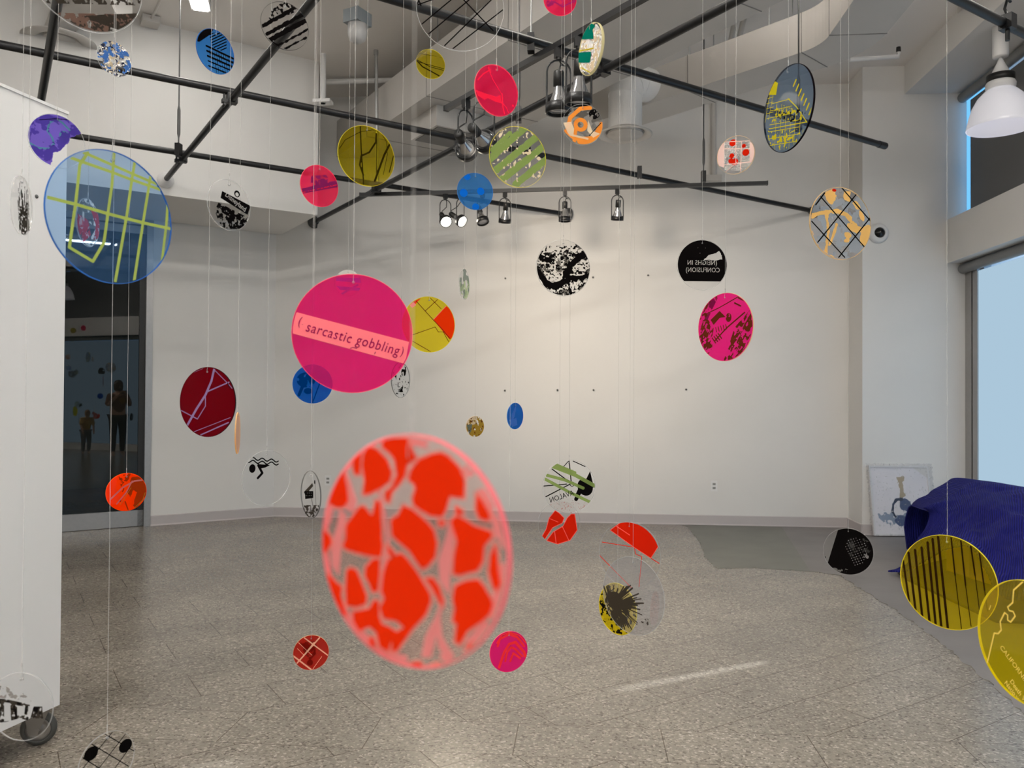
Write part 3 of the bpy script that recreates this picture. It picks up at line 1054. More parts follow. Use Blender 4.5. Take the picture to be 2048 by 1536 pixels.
# ================================================================== hanging printed discs
def fbm(X, Y, sc, seed, octv=4, sx=1.0, ang=0.0):
    ca, sa_ = math.cos(ang), math.sin(ang)
    x = (X*ca+Y*sa_)*sc*sx+37.3
    y = (-X*sa_+Y*ca)*sc+91.7
    out = np.zeros_like(X)
    amp, tot = 1.0, 0
    rs = np.random.RandomState(seed)
    for o in range(octv):
        lat = rs.rand(128, 128)
        xi, yi = np.floor(x).astype(int), np.floor(y).astype(int)
        fx, fy = x-xi, y-yi
        fx, fy = fx*fx*(3-2*fx), fy*fy*(3-2*fy)
        a, b = lat[yi % 128, xi % 128], lat[yi % 128, (xi+1) % 128]
        c, d = lat[(yi+1) % 128, xi % 128], lat[(yi+1) % 128, (xi+1) % 128]
        out += amp*((a*(1-fx)+b*fx)*(1-fy)+(c*(1-fx)+d*fx)*fy)
        tot += amp
        amp *= .55
        x, y = x*2.03+11.1, y*2.03+5.7
    return out/tot
mn = lambda *a: np.minimum.reduce(a)
mxx = lambda *a: np.maximum.reduce(a)

class Art:
    """drawing surface of one disc: pixel positions of the photograph are put on the disc's own plane"""
    def __init__(s, C, rot, R, hpx, N=None, rect=None):
        s.C, s.R, s.hpx = C, R, hpx
        s.ex = Vector((math.cos(rot), math.sin(rot), 0))
        s.n = Vector((math.sin(rot), -math.cos(rot), 0))
        s.ez = Vector((0, 0, 1))
        if rect:
            s.ex, s.ez, s.n = rect
        N = N or int(min(230, max(56, hpx*.85)))
        g_ = np.linspace(-1, 1, N+1)
        s.N = N
        s.X, s.Y = np.meshgrid(g_, g_)
        s.clip = None if rect else np.hypot(s.X, s.Y)-.975
    def u(s, px, py):
        r = Vector(ray(px, py))
        O = Vector((0, 0, CH))
        t = (s.C-O).dot(s.n)/r.dot(s.n)
        P = O+r*t-s.C
        return P.dot(s.ex)/s.R, P.dot(s.ez)/s.R
    def w(s, px):
        return px*2.0/s.hpx
    def line(s, pts, wpx, closed=False):
        q = [s.u(*p) for p in pts]
        if closed:
            q.append(q[0])
        d = np.full_like(s.X, 9.0)
        for (x1, y1), (x2, y2) in zip(q[:-1], q[1:]):
            dx, dy = x2-x1, y2-y1
            l2 = dx*dx+dy*dy+1e-12
            t = np.clip(((s.X-x1)*dx+(s.Y-y1)*dy)/l2, 0, 1)
            d = np.minimum(d, np.hypot(s.X-x1-t*dx, s.Y-y1-t*dy))
        return d-s.w(wpx)/2
    def poly(s, pts):
        q = [s.u(*p) for p in pts]
        d = np.full_like(s.X, 9.0)
        ins = np.zeros(s.X.shape, bool)
        for i in range(len(q)):
            (x1, y1), (x2, y2) = q[i-1], q[i]
            dx, dy = x2-x1, y2-y1
            l2 = dx*dx+dy*dy+1e-12
            t = np.clip(((s.X-x1)*dx+(s.Y-y1)*dy)/l2, 0, 1)
            d = np.minimum(d, np.hypot(s.X-x1-t*dx, s.Y-y1-t*dy))
            c = ((y1 > s.Y) != (y2 > s.Y)) & (s.X < (x2-x1)*(s.Y-y1)/((y2-y1) if y2 != y1 else 1e-9)+x1)
            ins ^= c
        return np.where(ins, -d, d)
    def circ(s, px, py, rx, ry=None, a=0):
        x, y = s.u(px, py)
        rx = s.w(rx)
        ry = s.w(ry) if ry else rx
        ca, sa_ = math.cos(a), math.sin(a)
        dx, dy = s.X-x, s.Y-y
        return (np.hypot((dx*ca+dy*sa_)/rx, (-dx*sa_+dy*ca)/ry)-1)*min(rx, ry)
    def nz(s, sc, seed, o=4, sx=1.0, ang=0.0):
        return fbm(s.X, s.Y, sc, seed, o, sx, ang)
    def full(s):
        return np.full_like(s.X, -1.0)
    def march(s, f, yo):
        """filled contour f < 0 as one flat mesh"""
        if s.clip is not None:
            f = np.maximum(f, s.clip)
        N, X, Y = s.N, s.X, s.Y
        R = s.R
        mb = MB()
        neg = f < 0
        cnt = neg[:-1, :-1].astype(int)+neg[:-1, 1:]+neg[1:, :-1]+neg[1:, 1:]
        vid = {}
        def vert(x, y):
            k = (round(x, 5), round(y, 5))
            if k not in vid:
                vid[k] = len(mb.v)
                mb.v.append((x*R, yo, y*R))
            return vid[k]
        for j in range(N):
            row = cnt[j]
            if not row.any():
                continue
            i = 0
            while i < N:
                c = row[i]
                if c == 4:
                    i0 = i
                    while i < N and row[i] == 4:
                        i += 1
                    fs = [vert(X[j, i0], Y[j, 0]), vert(X[j, i], Y[j, 0]), vert(X[j, i], Y[j+1, 0]), vert(X[j, i0], Y[j+1, 0])]
                    mb.f.append(tuple(fs))
                    mb.m.append(0)
                    mb.sm.append(False)
                    continue
                if c:
                    cs = [(j, i), (j, i+1), (j+1, i+1), (j+1, i)]
                    pl = []
                    for k in range(4):
                        a, b = cs[k], cs[(k+1) % 4]
                        fa, fb = f[a], f[b]
                        if fa < 0:
                            pl.append((X[a], Y[a]))
                        if (fa < 0) != (fb < 0):
                            t = fa/(fa-fb)
                            pl.append((X[a]+(X[b]-X[a])*t, Y[a]+(Y[b]-Y[a])*t))
                    if len(pl) >= 3:
                        ids = []
                        for p in pl:
                            q = vert(*p)
                            if q not in ids:
                                ids.append(q)
                        if len(ids) >= 3:
                            mb.f.append(tuple(ids))
                            mb.m.append(0)
                            mb.sm.append(False)
                i += 1
        return mb

def text_mb(s_, A, px, py, em, ang, yo, mirror=False, shear=0.0, sx=1.0, center=True, spacing=1.0, bold=0.0, to=None):
    if to:
        q1, q2 = A.u(px, py), A.u(*to)
        ang = math.degrees(math.atan2(q2[1]-q1[1], q2[0]-q1[0]))
    cu = bpy.data.curves.new('t', 'FONT')
    cu.body = s_
    cu.size = 1
    cu.align_x = 'CENTER' if center else 'LEFT'
    cu.align_y = 'CENTER'
    cu.shear = shear
    cu.space_character = spacing
    cu.offset = bold
    cu.resolution_u = 3
    o = bpy.data.objects.new('t', cu)
    COL.objects.link(o)
    dg = bpy.context.evaluated_depsgraph_get()
    me = bpy.data.meshes.new_from_object(o.evaluated_get(dg))
    mb = MB()
    x0, y0 = A.u(px, py)
    k = A.w(em)*A.R
    ca, sn = math.cos(rad(ang)), math.sin(rad(ang))
    vs = []
    for v in me.vertices:
        x, y = v.co.x*sx*(-1 if mirror else 1)*k, v.co.y*k
        vs.append((x0*A.R+x*ca-y*sn, yo, y0*A.R+x*sn+y*ca))
    ok_ = [math.hypot(v[0], v[2]) < A.R*.965 for v in vs]
    mb.add(vs, [tuple(p.vertices) for p in me.polygons if all(ok_[i] for i in p.vertices)])
    bpy.data.objects.remove(o)
    bpy.data.meshes.remove(me)
    bpy.data.curves.remove(cu)
    return mb

def fit_disc(cx, cy, w, h, D, sgn):
    """distance and turn about the string of a disc of diameter D so that it spans w by h pixels"""
    depth = D*FPX/h
    best = None
    ts = np.linspace(0, 2*pi, 49)[:-1]
    target = w/h
    for it in range(2):
        C = Vector((0, 0, CH))+Vector(ray(cx, cy))*depth
        phi = math.atan2(C.x, C.y)
        best = None
        for k in range(0, 88):
            rot = -phi+sgn*rad(k)
            ex = np.array([math.cos(rot), math.sin(rot), 0])
            P = np.array(C)[None, :]+D/2*(np.cos(ts)[:, None]*ex[None, :]+np.sin(ts)[:, None]*np.array([0, 0, 1])[None, :])
            p = P-np.array([0, 0, CH])
            d = p@F
            X, Y = CXP+FPX*(p@RT)/d, CYP-FPX*(p@UP)/d
            ww, hh = X.max()-X.min(), Y.max()-Y.min()
            e = abs(ww/hh-target)
            if best is None or e < best[0]:
                best = (e, rot, hh, (X.max()+X.min())/2, (Y.max()+Y.min())/2)
        depth *= best[2]/h
        cx2, cy2 = cx*2-best[3], cy*2-best[4]
    C = Vector((0, 0, CH))+Vector(ray(cx2, cy2))*depth
    return C, best[1]

AC = {
    'clear': acrylic('clear_acrylic', (.96, .96, .96, 1), gloss=.8),
    'sky': acrylic('sky_blue_acrylic', (.22, .50, .82, 1), rgb(60, 135, 200), .4, gloss=.7),
    'blue': acrylic('blue_acrylic', (.54, .73, .96, 1), rgb(90, 150, 210), .08, gloss=.55),
    'midblue': acrylic('mid_blue_acrylic', (.10, .38, .72, 1), rgb(60, 140, 215), .3),
    'deepblue': acrylic('deep_blue_acrylic', (.0, .19, .70, 1), rgb(0, 90, 190), .35, gloss=.6),
    'slate': acrylic('slate_blue_acrylic', (.42, .56, .72, 1), rgb(95, 120, 150), .15, gloss=1.4),
    'pink': acrylic('fluorescent_pink_acrylic', (1.0, .03, .36, 1), rgb(255, 18, 130), .26, gloss=.6),
    'pinkred': acrylic('fluorescent_rose_acrylic', (.95, .08, .24, 1), rgb(255, 32, 105), .34, gloss=.6),
    'magenta': acrylic('magenta_acrylic', (.9, .03, .32, 1), rgb(250, 30, 150), .5, gloss=.6),
    'yellow': acrylic('yellow_acrylic', (.93, .80, .02, 1), rgb(235, 205, 5), .13, gloss=.7),
    'olive': acrylic('olive_yellow_acrylic', (.72, .62, .02, 1), rgb(170, 150, 5), .15),
    'orange': acrylic('fluorescent_orange_acrylic', (.95, .12, .0, 1), rgb(255, 70, 0), .97, gloss=.35),
    'amber': acrylic('amber_acrylic', (.9, .5, .1, 1), rgb(230, 150, 50), .5),
    'red': acrylic('dark_red_acrylic', (.20, .0, .008, 1), rgb(140, 0, 18), .45, gloss=.35),
    'rust': acrylic('rust_red_acrylic', (.75, .05, .02, 1), rgb(200, 35, 20), .5),
    'greytint': acrylic('smoky_clear_acrylic', (.80, .80, .82, 1), rgb(190, 190, 195), .12),
    'blush': acrylic('blush_clear_acrylic', (.97, .91, .88, 1), rgb(255, 170, 155), .07),
}
def solid(name, c, f=.4):
    return ink(name, c, 1.0, f)
RM = {
    'clear': acrylic('clear_rim', (.72, .72, .72, 1), rgb(235, 235, 235), .32, gloss=2.0, rough=.08),
    'dark': acrylic('dark_clear_rim', (.25, .25, .25, 1), rgb(60, 60, 60), .3, gloss=2.0, rough=.08),
    'blue': solid('blue_rim', rgb(60, 110, 180)),
    'deepblue': solid('deep_blue_rim', rgb(90, 150, 215)),
    'pink': solid('pink_rim', rgb(255, 130, 140), .5),
    'yellow': solid('yellow_rim', rgb(235, 222, 70), .5),
    'orange': solid('orange_rim', rgb(255, 120, 40), .5),
    'cream': solid('cream_rim', rgb(225, 215, 165), .5),
    'peach': solid('peach_rim', rgb(240, 205, 150), .5),
    'black': solid('black_rim', rgb(20, 15, 18), .1),
}
BK_ = ink('black_ink', rgb(14, 12, 12), 1, .05)
DG = ink('charcoal_ink', rgb(58, 52, 46), .93, .2)
WH = ink('white_ink', rgb(225, 222, 215), .9, .5)
LIME = ink('lime_ink', rgb(182, 192, 92), 1, .45)
GREEN = ink('green_ink', rgb(138, 160, 88), .92, .4)
TEAL = ink('teal_ink', rgb(10, 120, 100), 1, .3)
RED = ink('red_ink', rgb(214, 34, 12), 1, .35)
ORED = ink('orange_red_ink', rgb(238, 54, 12), .97, .45)
PINKI = ink('pale_pink_ink', rgb(255, 150, 155), .85, .5)
HOTP = ink('hot_pink_ink', rgb(255, 50, 90), .9, .5)
PLINE = ink('salmon_line_ink', rgb(255, 110, 100), 1, .4)
MAG = ink('magenta_text_ink', rgb(150, 12, 85), 1, .2)
PURP = ink('purple_ink', rgb(112, 92, 190), .97, .4)
TEALT = ink('grey_teal_ink', rgb(95, 150, 175), 1, .4)
BROWN = ink('brown_ink', rgb(92, 40, 22), 1, .2)
DBROWN = ink('dark_olive_ink', rgb(45, 36, 4), .85, .2)
ORAN = ink('orange_ink', rgb(245, 150, 60), 1, .45)
PEACH = ink('peach_ink', rgb(250, 200, 120), 1, .45)
CREAM = ink('cream_ink', rgb(240, 222, 190), .95, .45)
LILAC = ink('lilac_line_ink', rgb(150, 130, 175), 1, .4)
BLUEI = ink('bright_blue_ink', rgb(20, 120, 225), .95, .4)
SKY = ink('pale_blue_ink', rgb(90, 140, 215), .9, .4)
YEL = ink('yellow_ink', rgb(222, 205, 40), 1, .45)
GOLD = ink('gold_ink', rgb(165, 132, 50), 1, .3)
SIL = principled('silver_flake', (.72, .71, .68, 1), .18, metal=.9, bump=.9, bscale=260)
PVIO = ink('violet_ink', rgb(150, 40, 110), .8, .3)
BROWNT = ink('sepia_ink', rgb(105, 82, 72), .9, .3)
M_LINE = acrylic('clear_fishing_line', (.62, .62, .62, 1), (.95, .93, .9, 1), .45, gloss=2.5, rough=.15)
M_GRP = 'printed acrylic discs hanging on clear line'
nlabel = set()

def disc(label, cx, cy, w, h, D, sgn, base='clear', rim='clear', art=None, thick=.003, texts=(), N=None, strr=.00036, group=M_GRP):
    C, rot = fit_disc(cx, cy, w, h, D, sgn)
    R = D/2
    t = thing('hanging_disc', label, 'hanging disc', C, rot, group)
    k = 72
    MB().lathe([(.00001, -thick/2), (R*.995, -thick/2)], Matrix.Rotation(pi/2, 4, 'X'), k, smooth=False)
    pb = MB()
    y0, y1 = -thick/2, thick/2
    ring = [(R*.992*math.cos(2*pi*i/k), R*.992*math.sin(2*pi*i/k)) for i in range(k)]
    pb.add([(x, y0, z) for x, z in ring], [tuple(range(k))])
    pb.add([(x, y1, z) for x, z in ring], [tuple(reversed(range(k)))])
    pb.build('acrylic_panel', AC[base], t)
    rb = MB()
    bev = min(.0006, thick*.2)
    pr_ = [(R*.992, y0), (R-bev*.5, y0), (R, y0+bev), (R, y1-bev), (R-bev*.5, y1), (R*.992, y1)]
    vs = []
    for r, y in pr_:
        vs += [(r*math.cos(2*pi*i/k), y, r*math.sin(2*pi*i/k)) for i in range(k)]
    fs = [(i*k+j, i*k+(j+1) % k, (i+1)*k+(j+1) % k, (i+1)*k+j) for i in range(len(pr_)-1) for j in range(k)]
    rb.add(vs, fs, 0, True)
    rb.build('rim', RM[rim], t)
    A = Art(C, rot, R, h, N)
    if art:
        for i, (mat, f) in enumerate(art(A)):
            mb = A.march(f, y0-.0002-.00012*i)
            if mb.f:
                mb.build('printed_ink', mat, t)
    for tx in texts:
        kw = dict(tx)
        mat = kw.pop('mat')
        text_mb(kw.pop('s'), A, kw.pop('px'), kw.pop('py'), kw.pop('em'), kw.pop('ang'), y0-.0012, **kw).build('lettering', mat, t)
    # drilled hole and line
    hz = R*.86 if D > .12 else R*.8
    hr = .0016 if D > .07 else .001
    MB().lathe([(hr*.7, y0-.0004), (hr*1.3, y0-.0004), (hr*1.3, y1+.0004), (hr*.7, y1+.0004), (hr*.7, y0-.0004)], Matrix.Translation((0, 0, hz))@Matrix.Rotation(-pi/2, 4, 'X'), 16).build('hole', RM['clear'], t)
    top = ZC-C.z
    MB().tube([(0, y0-.0008, hz-.0005), (0, y0-.0012, hz+.004), (0, -.0005, R+.003), (0, 0, R+.010), (0, 0, top)], strr, 6).tube([(0, 0, R+.010), (0, y1+.0012, hz+.004), (0, y1+.0008, hz-.0005)], strr, 6).tube([(0, 0, R+.008), (0, 0, R+.013)], strr*2.6, 8).build('fishing_line', M_LINE, t)
    return t, A

# ---- prints -----------------------------------------------------------------------
def a_photo_brown(A):      # large disc at the top left
    band = A.poly([(40, 10), (150, 22), (300, 28), (300, 12), (150, 5), (40, -20)])
    low = A.poly([(150, 34), (200, 30), (300, 26), (300, 60), (240, 62), (190, 44)])
    tex = A.nz(16, 3)-.5
    g2 = A.nz(30, 4, 3)-.52
    return [(BROWNT, mn(mxx(A.poly([(60, 25), (300, 30), (300, 120), (60, 120)]), -(A.nz(9, 5)-.40)*.3), mxx(low, -(A.nz(20, 8)-.34)))),
            (DG, mn(mxx(low, -tex-.12), mxx(A.poly([(40, -170), (300, -170), (300, 12), (40, 6)]), .5-A.nz(12, 6)), mxx(A.poly([(60, 40), (280, 45), (250, 100), (80, 90)]), .56-A.nz(26, 9, 3))))]
def a_marble(A):
    n_ = A.nz(3.2, 12, 4)
    m_ = A.nz(4.5, 15, 4)
    return [(SIL, mxx(.44-n_, A.full())), (ink('navy_ink', rgb(45, 50, 75), .95, .2), np.abs(n_-.5)-.035), (SKY, .60-m_),
            (CREAM, mxx(.58-A.nz(7, 19), A.line([(205, 150), (228, 120), (232, 90)], 22)))]
def a_hatch_blue(A):
    f = [A.poly([(385, 50), (430, 55), (416, 72), (398, 84), (388, 82)])]
    st = []
    for i in range(9):
        y = 66+i*5.2
        st.append(A.line([(418+i*1.5, y+4), (452, y-12+i*.8)], 2.2))
    tri = A.poly([(416, 68), (445, 62), (460, 92), (446, 104), (418, 92)])
    f.append(mxx(mn(*st), tri))
    for i in range(6):
        f.append(A.line([(412+i*1.2, 92+i*10), (475, 122+i*8.4)], 4.2 if i < 3 else 3))
    dot = []
    for i in range(14):
        dot.append(A.line([(418+i*4.4, 96), (424+i*4.4, 152)], 1.3))
    f.append(mxx(mn(*dot), A.poly([(415, 98), (475, 122), (470, 150), (430, 150)]), A.nz(20, 3)-.62))
    return [(BK_, mn(*f))]
def a_zebra(A):
    n_ = (A.nz(9, 31)-.5)*.09
    st = []
    for x1, y1, x2, y2, w_ in ((520, 56, 600, 10, 7), (520, 76, 612, 26, 7), (532, 84, 618, 38, 9), (556, 92, 622, 56, 4), (562, 102, 612, 76, 3.5), (536, 82, 556, 92, 6)):
        st.append(A.line([(x1, y1), (x2, y2)], w_))
    top = mxx(A.poly([(530, 30), (570, 0), (600, 20), (545, 45)]), .56-A.nz(10, 33))
    return [(BK_, mn(mn(*st)+n_, top))]
def a_lattice_lines(A):
    f = []
    for (a, b) in (((835, 8), (844, -18)), ((840, 52), (905, -2)), ((853, 72), (960, -18)), ((885, 96), (985, -2)), ((903, 100), (1006, 20)), ((925, -2), (986, 62)), ((836, 10), (876, -4)), ((838, 2), (842, 12)), ((997, -20), (1008, 8)), ((860, -90), (925, -2)), ((880, -70), (1010, -110)), ((835, -20), (930, -95))):
        f.append(A.line([a, b], 2.4))
    return [(BK_, mn(*f))]
def a_wires(A):
    return [(DBROWN, mn(A.line([(830, 118), (845, 134), (860, 142), (878, 152)], 2.6), A.line([(830, 122), (850, 128), (888, 138)], 1.3), A.line([(832, 106), (888, 116)], 1), A.line([(834, 120), (860, 134), (890, 142)], 1.3)))]
def a_wires2(A):
    return [(DBROWN, mn(A.line([(720, 252), (722, 300), (727, 372)], 2.6), A.line([(678, 298), (690, 280), (720, 264), (745, 260), (762, 266), (773, 285), (774, 310), (766, 350)], 1.2), A.line([(782, 283), (768, 310), (749, 362)], 4.2), A.line([(787, 310), (778, 345)], 2), A.line([(752, 268), (751, 285), (738, 305), (722, 312), (719, 330), (726, 350)], 3.5)+.0,
                           A.line([(753, 268), (753, 350)], 2)))]
def a_hotpink(A):
    return [(HOTP, mn(A.line([(975, 136), (985, 160), (1002, 188)], 1.4), A.poly([(950, 180), (972, 188), (992, 194), (1000, 190), (1003, 208), (990, 204), (975, 197), (968, 200), (955, 192)]),
                      A.line([(1003, 188), (1005, 215), (1008, 228)], 3), A.line([(1004, 206), (1012, 216), (1016, 226)], 1.6), A.line([(955, 160), (966, 148), (980, 140)], 2.5), A.line([(976, 134), (981, 146)], 1.5), A.circ(1025, 212, 2.5), A.circ(992, 140, 2)))]
def a_swirl(A):
    return [(PVIO, mn(mxx(np.abs(A.nz(2.6, 41, 3)-.5)-.03, A.poly([(1080, -30), (1160, -30), (1160, 14), (1080, 14)])), A.line([(1095, 12), (1110, 5), (1125, 14), (1150, 2)], 3)))]
def a_teal(A):
    n_ = (A.nz(8, 44)-.5)*.2
    white = A.poly([(1166, 82), (1190, 78), (1188, 60), (1196, 48), (1210, 70), (1210, 130), (1190, 150), (1160, 142), (1164, 128), (1182, 126), (1188, 104), (1164, 104)])
    return [(SIL, white+n_), (CREAM, mxx(white+.02, .52-A.nz(9, 47))), (TEAL, mxx(mn(A.poly([(1160, 60), (1175, 40), (1194, 52), (1192, 78), (1158, 80)]), A.poly([(1156, 106), (1185, 104), (1184, 126), (1158, 126)])), -white-.0)),
            (YEL, mn(A.line([(1160, 103), (1190, 97)], 2.2), A.line([(1166, 136), (1184, 146)], 2)))]
def a_orange_p(A):
    return [(ink('grey_ink', rgb(150, 145, 140), .8, .4), mxx(A.circ(1165, 249, 36), .50-A.nz(5, 51))),
            (ORAN, mn(A.line([(1134, 262), (1140, 236), (1160, 218), (1180, 216)], 8), mxx(A.circ(1161, 250, 14, 14), -A.circ(1161, 250, 6)), A.line([(1152, 252), (1148, 284)], 7), A.line([(1190, 275), (1204, 250)], 12), A.poly([(1150, 276), (1188, 272), (1192, 290), (1158, 292)]), A.line([(1130, 262), (1145, 276), (1180, 282)], 5))),
            (CREAM, mn(A.poly([(1126, 246), (1142, 244), (1148, 258), (1146, 274), (1136, 268)]), A.poly([(1176, 240), (1184, 262), (1200, 268), (1186, 276), (1174, 262)]), A.line([(1140, 270), (1175, 278)], 4))),
            (BK_, mn(mxx(A.circ(1188, 229, 11, 10), .42-A.nz(8, 53)), A.line([(1178, 272), (1202, 246)], 1.6)))]
def a_green_stripes(A):
    n_ = (A.nz(14, 61)-.5)*.05
    st = []
    for (a, b) in (((978, 320), (1050, 255)), ((986, 345), (1078, 270)), ((1000, 362), (1088, 292)), ((1030, 370), (1094, 318))):
        st.append(A.line([a, b], 14))
    st.append(A.line([(984, 300), (1020, 266)], 9))
    wob = mn(*st)+n_
    return [(GREEN, wob), (BK_, mxx(-wob, mn(*(A.circ(x, y, 5, 3, .6) for x, y in ((1015, 285), (1034, 292), (1052, 302), (1077, 304), (1058, 297)))), .45-A.nz(16, 62))),
            (CREAM, mxx(mn(-wob-.04, A.circ(1030, 360, 16, 9)), .66-A.nz(9, 63)))]
def a_dots_blue(A):
    return [(BLUEI, mn(A.circ(934, 354, 6.5), A.circ(927, 386, 8), A.circ(961, 383, 7.5), A.circ(951, 414, 7)))]
def a_pink_sign(A):
    bnd = A.poly([(600, 378), (675, 362), (677, 374), (602, 388)])
    blob = mxx(A.poly([(622, 352), (655, 350), (655, 364), (672, 362), (672, 372), (620, 374)]), .42-A.nz(8, 71))
    return [(PVIO, mn(bnd, blob)), (PVIO, mn(bnd, blob)), (HOTP, mxx(A.line([(606, 385), (672, 370)], 2.5), .45-A.nz(18, 72, 2)))]
def a_purple(A):
    n_ = (A.nz(6, 81)-.5)*.5
    pur = A.poly([(50, 220), (172, 220), (168, 262), (140, 278), (128, 296), (108, 306), (100, 340), (50, 340)])+n_*.35
    teal = mn(A.line([(55, 284), (75, 296), (98, 298), (107, 288), (104, 276), (94, 262), (98, 246), (112, 238), (124, 246), (140, 262), (160, 258)], 4), A.circ(128, 272, 10))
    return [(PURP, pur), (TEALT, mxx(teal, pur-.1)), (ink('indigo_ink', rgb(92, 74, 172), .8, .3), mxx(pur+.02, .55-A.nz(3, 84))), (BK_, mxx(A.line([(78, 240), (110, 238), (145, 240)], 1.6), pur))]
def a_brush(A):           # upright brushed marks
    f = []
    rs = np.random.RandomState(5)
    for i in range(26):
        x = 34+20*rs.rand()
        y0_ = 372+60*rs.rand()
        f.append(A.line([(x, y0_), (x+3, y0_+34+26*rs.rand())], 1.5+4*rs.rand()))
    f += [A.line([(37, 366), (38, 400)], 2.5), A.line([(47, 374), (48, 412)], 3), A.poly([(34, 415), (54, 405), (56, 460), (44, 470), (36, 455)])]
    return [(DG, mxx(mn(*f), .36-A.nz(14, 88)))]
def a_blue_map(A):
    W_ = 6
    f = [A.line([(174, 306), (158, 330), (150, 404), (137, 495), (184, 523), (206, 486), (222, 372), (227, 300)], W_),
         A.line([(228, 568), (252, 430), (262, 360), (268, 324)], W_), A.line([(266, 566), (285, 442), (297, 368), (300, 348)], W_), A.line([(322, 524), (331, 450), (334, 404)], W_),
         A.line([(137, 315), (220, 344), (262, 360), (320, 380)], W_), A.line([(165, 305), (222, 330), (270, 351), (320, 372)], W_), A.line([(86, 393), (150, 409), (215, 428), (285, 446), (345, 459)], W_+.5)]
    return [(LIME, mn(*f))]
def a_redclear(A):
    return [(ink('pale_red_ink', rgb(200, 60, 70), .8, .4), mn(mxx(A.poly([(150, 425), (175, 440), (180, 470), (165, 485), (150, 470)]), .40-A.nz(5, 91)), A.poly([(180, 420), (200, 430), (200, 475), (186, 480), (190, 450)]))), (WH, mxx(.60-A.nz(5, 93), A.full()))]
def a_sign(A):
    n_ = A.nz(10, 101)
    band = A.poly([(443, 382), (500, 412), (494, 430), (440, 396)])
    low = mxx(A.poly([(436, 405), (500, 438), (490, 462), (440, 455), (428, 420)]), .50-n_)
    low2 = A.poly([(442, 410), (478, 430), (474, 442), (444, 426)])
    return [(BK_, mn(band, low, mxx(low2, .36-n_), mxx(A.circ(473, 388, 7), -A.circ(473, 389, 4)), mxx(A.poly([(462, 440), (490, 440), (486, 456), (468, 458)]), .4-n_)))]
def a_pinkband(A):
    band = A.poly([(580, 621), (818, 684), (810, 728), (577, 665)])
    return [(PINKI, band), (PINKI, band), (ink('fluorescent_pink_ink', rgb(255, 158, 168), 1, .5), band+.004), (MAG, mn(A.line([(700, 697), (706, 695), (714, 697)], 1.4), A.line([(749, 708), (751, 704)], 1.6), A.line([(601, 648), (608, 650)], .8)))]
def a_smallblue(A):
    return [(SKY, mn(A.poly([(672, 555), (720, 556), (722, 566), (672, 562)]), A.poly([(672, 572), (722, 576), (722, 582), (680, 580)]))), (WH, A.poly([(668, 540), (724, 540), (720, 548), (672, 549)])), (PURP, A.line([(680, 590), (715, 570)], 4))]
def a_yellow_red(A):
    red = A.poly([(892, 612), (912, 630), (912, 676), (898, 678), (866, 640)])
    return [(ORED, mn(red, A.poly([(824, 604), (842, 596), (836, 602), (831, 608), (820, 612)]))), (PINKI, mn(A.poly([(818, 610), (826, 604), (832, 610), (824, 616)]), A.line([(866, 640), (892, 612)], 1))),
            (BROWN, mn(A.line([(830, 600), (866, 640), (880, 654), (900, 678)], 1.3), A.line([(860, 596), (882, 618)], 1.2), A.line([(850, 622), (876, 598)], 1.2), A.line([(824, 670), (870, 654), (876, 664), (886, 664), (897, 684)], 1.2), A.line([(824, 682), (862, 704)], 1.2)))]
def a_palm_blue(A):
    return [(ink('navy_blob_ink', rgb(0, 50, 110), .9, .2), mn(mxx(A.circ(612, 760, 18, 15), .42-A.nz(6, 111)), A.line([(606, 770), (598, 790)], 6), A.circ(616, 782, 8, 6), A.line([(640, 765), (625, 806)], 1.8), A.line([(624, 775), (625, 808)], 1.6)))]
def a_spots(A):
    return [(BK_, mn(mxx(.64-A.nz(6, 121, 5), A.full()), mxx(A.circ(806, 745, 9), .48-A.nz(8, 122)), mxx(A.circ(797, 773, 7, 10), np.abs(A.nz(6, 123)-.5)-.05)))]
def a_mist(A):
    return [(ink('mist_ink', rgb(150, 160, 148), .75, .4), .46-A.nz(3, 131)), (ink('pale_green_ink', rgb(200, 215, 170), .8, .4), mxx(A.poly([(915, 565), (942, 560), (942, 602), (915, 602)]), .5-A.nz(5, 133)))]
def a_tree(A):
    n_ = A.nz(13, 141, 4)
    leaves = .50-A.nz(17, 141, 3)+.0*n_
    br = mn(A.line([(1185, 500), (1160, 515), (1140, 530), (1130, 552)], 12), A.line([(1185, 548), (1160, 556), (1134, 556)], 9), A.line([(1075, 545), (1092, 566), (1110, 574), (1134, 560)], 13), A.line([(1132, 552), (1142, 590)], 6), A.line([(1076, 508), (1086, 520)], 8))
    sky_ = mn(A.circ(1110, 555, 24, 9, .3), A.circ(1160, 530, 20, 12, -.2), A.circ(1145, 572, 12, 9), A.poly([(1070, 478), (1160, 478), (1125, 505), (1095, 505), (1080, 500)]), A.circ(1145, 497, 12, 8))
    body = mxx(leaves, -sky_)
    inside = mxx(sky_, .60-A.nz(16, 143, 3), -A.poly([(1070, 470), (1150, 470), (1150, 492), (1070, 492)]))
    return [(ink('mid_grey_ink', rgb(110, 106, 100), .9, .3), mxx(A.poly([(1070, 480), (1182, 480), (1182, 592), (1070, 592)]), .52-A.nz(7, 147), -sky_)), (BK_, mn(body, br+(A.nz(10, 145)-.5)*.12, inside))]
def a_black_plate(A):
    cut = A.poly([(1406, 520), (1418, 510), (1432, 506), (1438, 502), (1443, 512), (1444, 519), (1432, 521)])+(A.nz(16, 151)-.5)*.06
    return [(BK_, mxx(A.poly([(1340, 470), (1470, 470), (1470, 563.5), (1340, 562)]), -cut, .16-A.nz(14, 153)))]
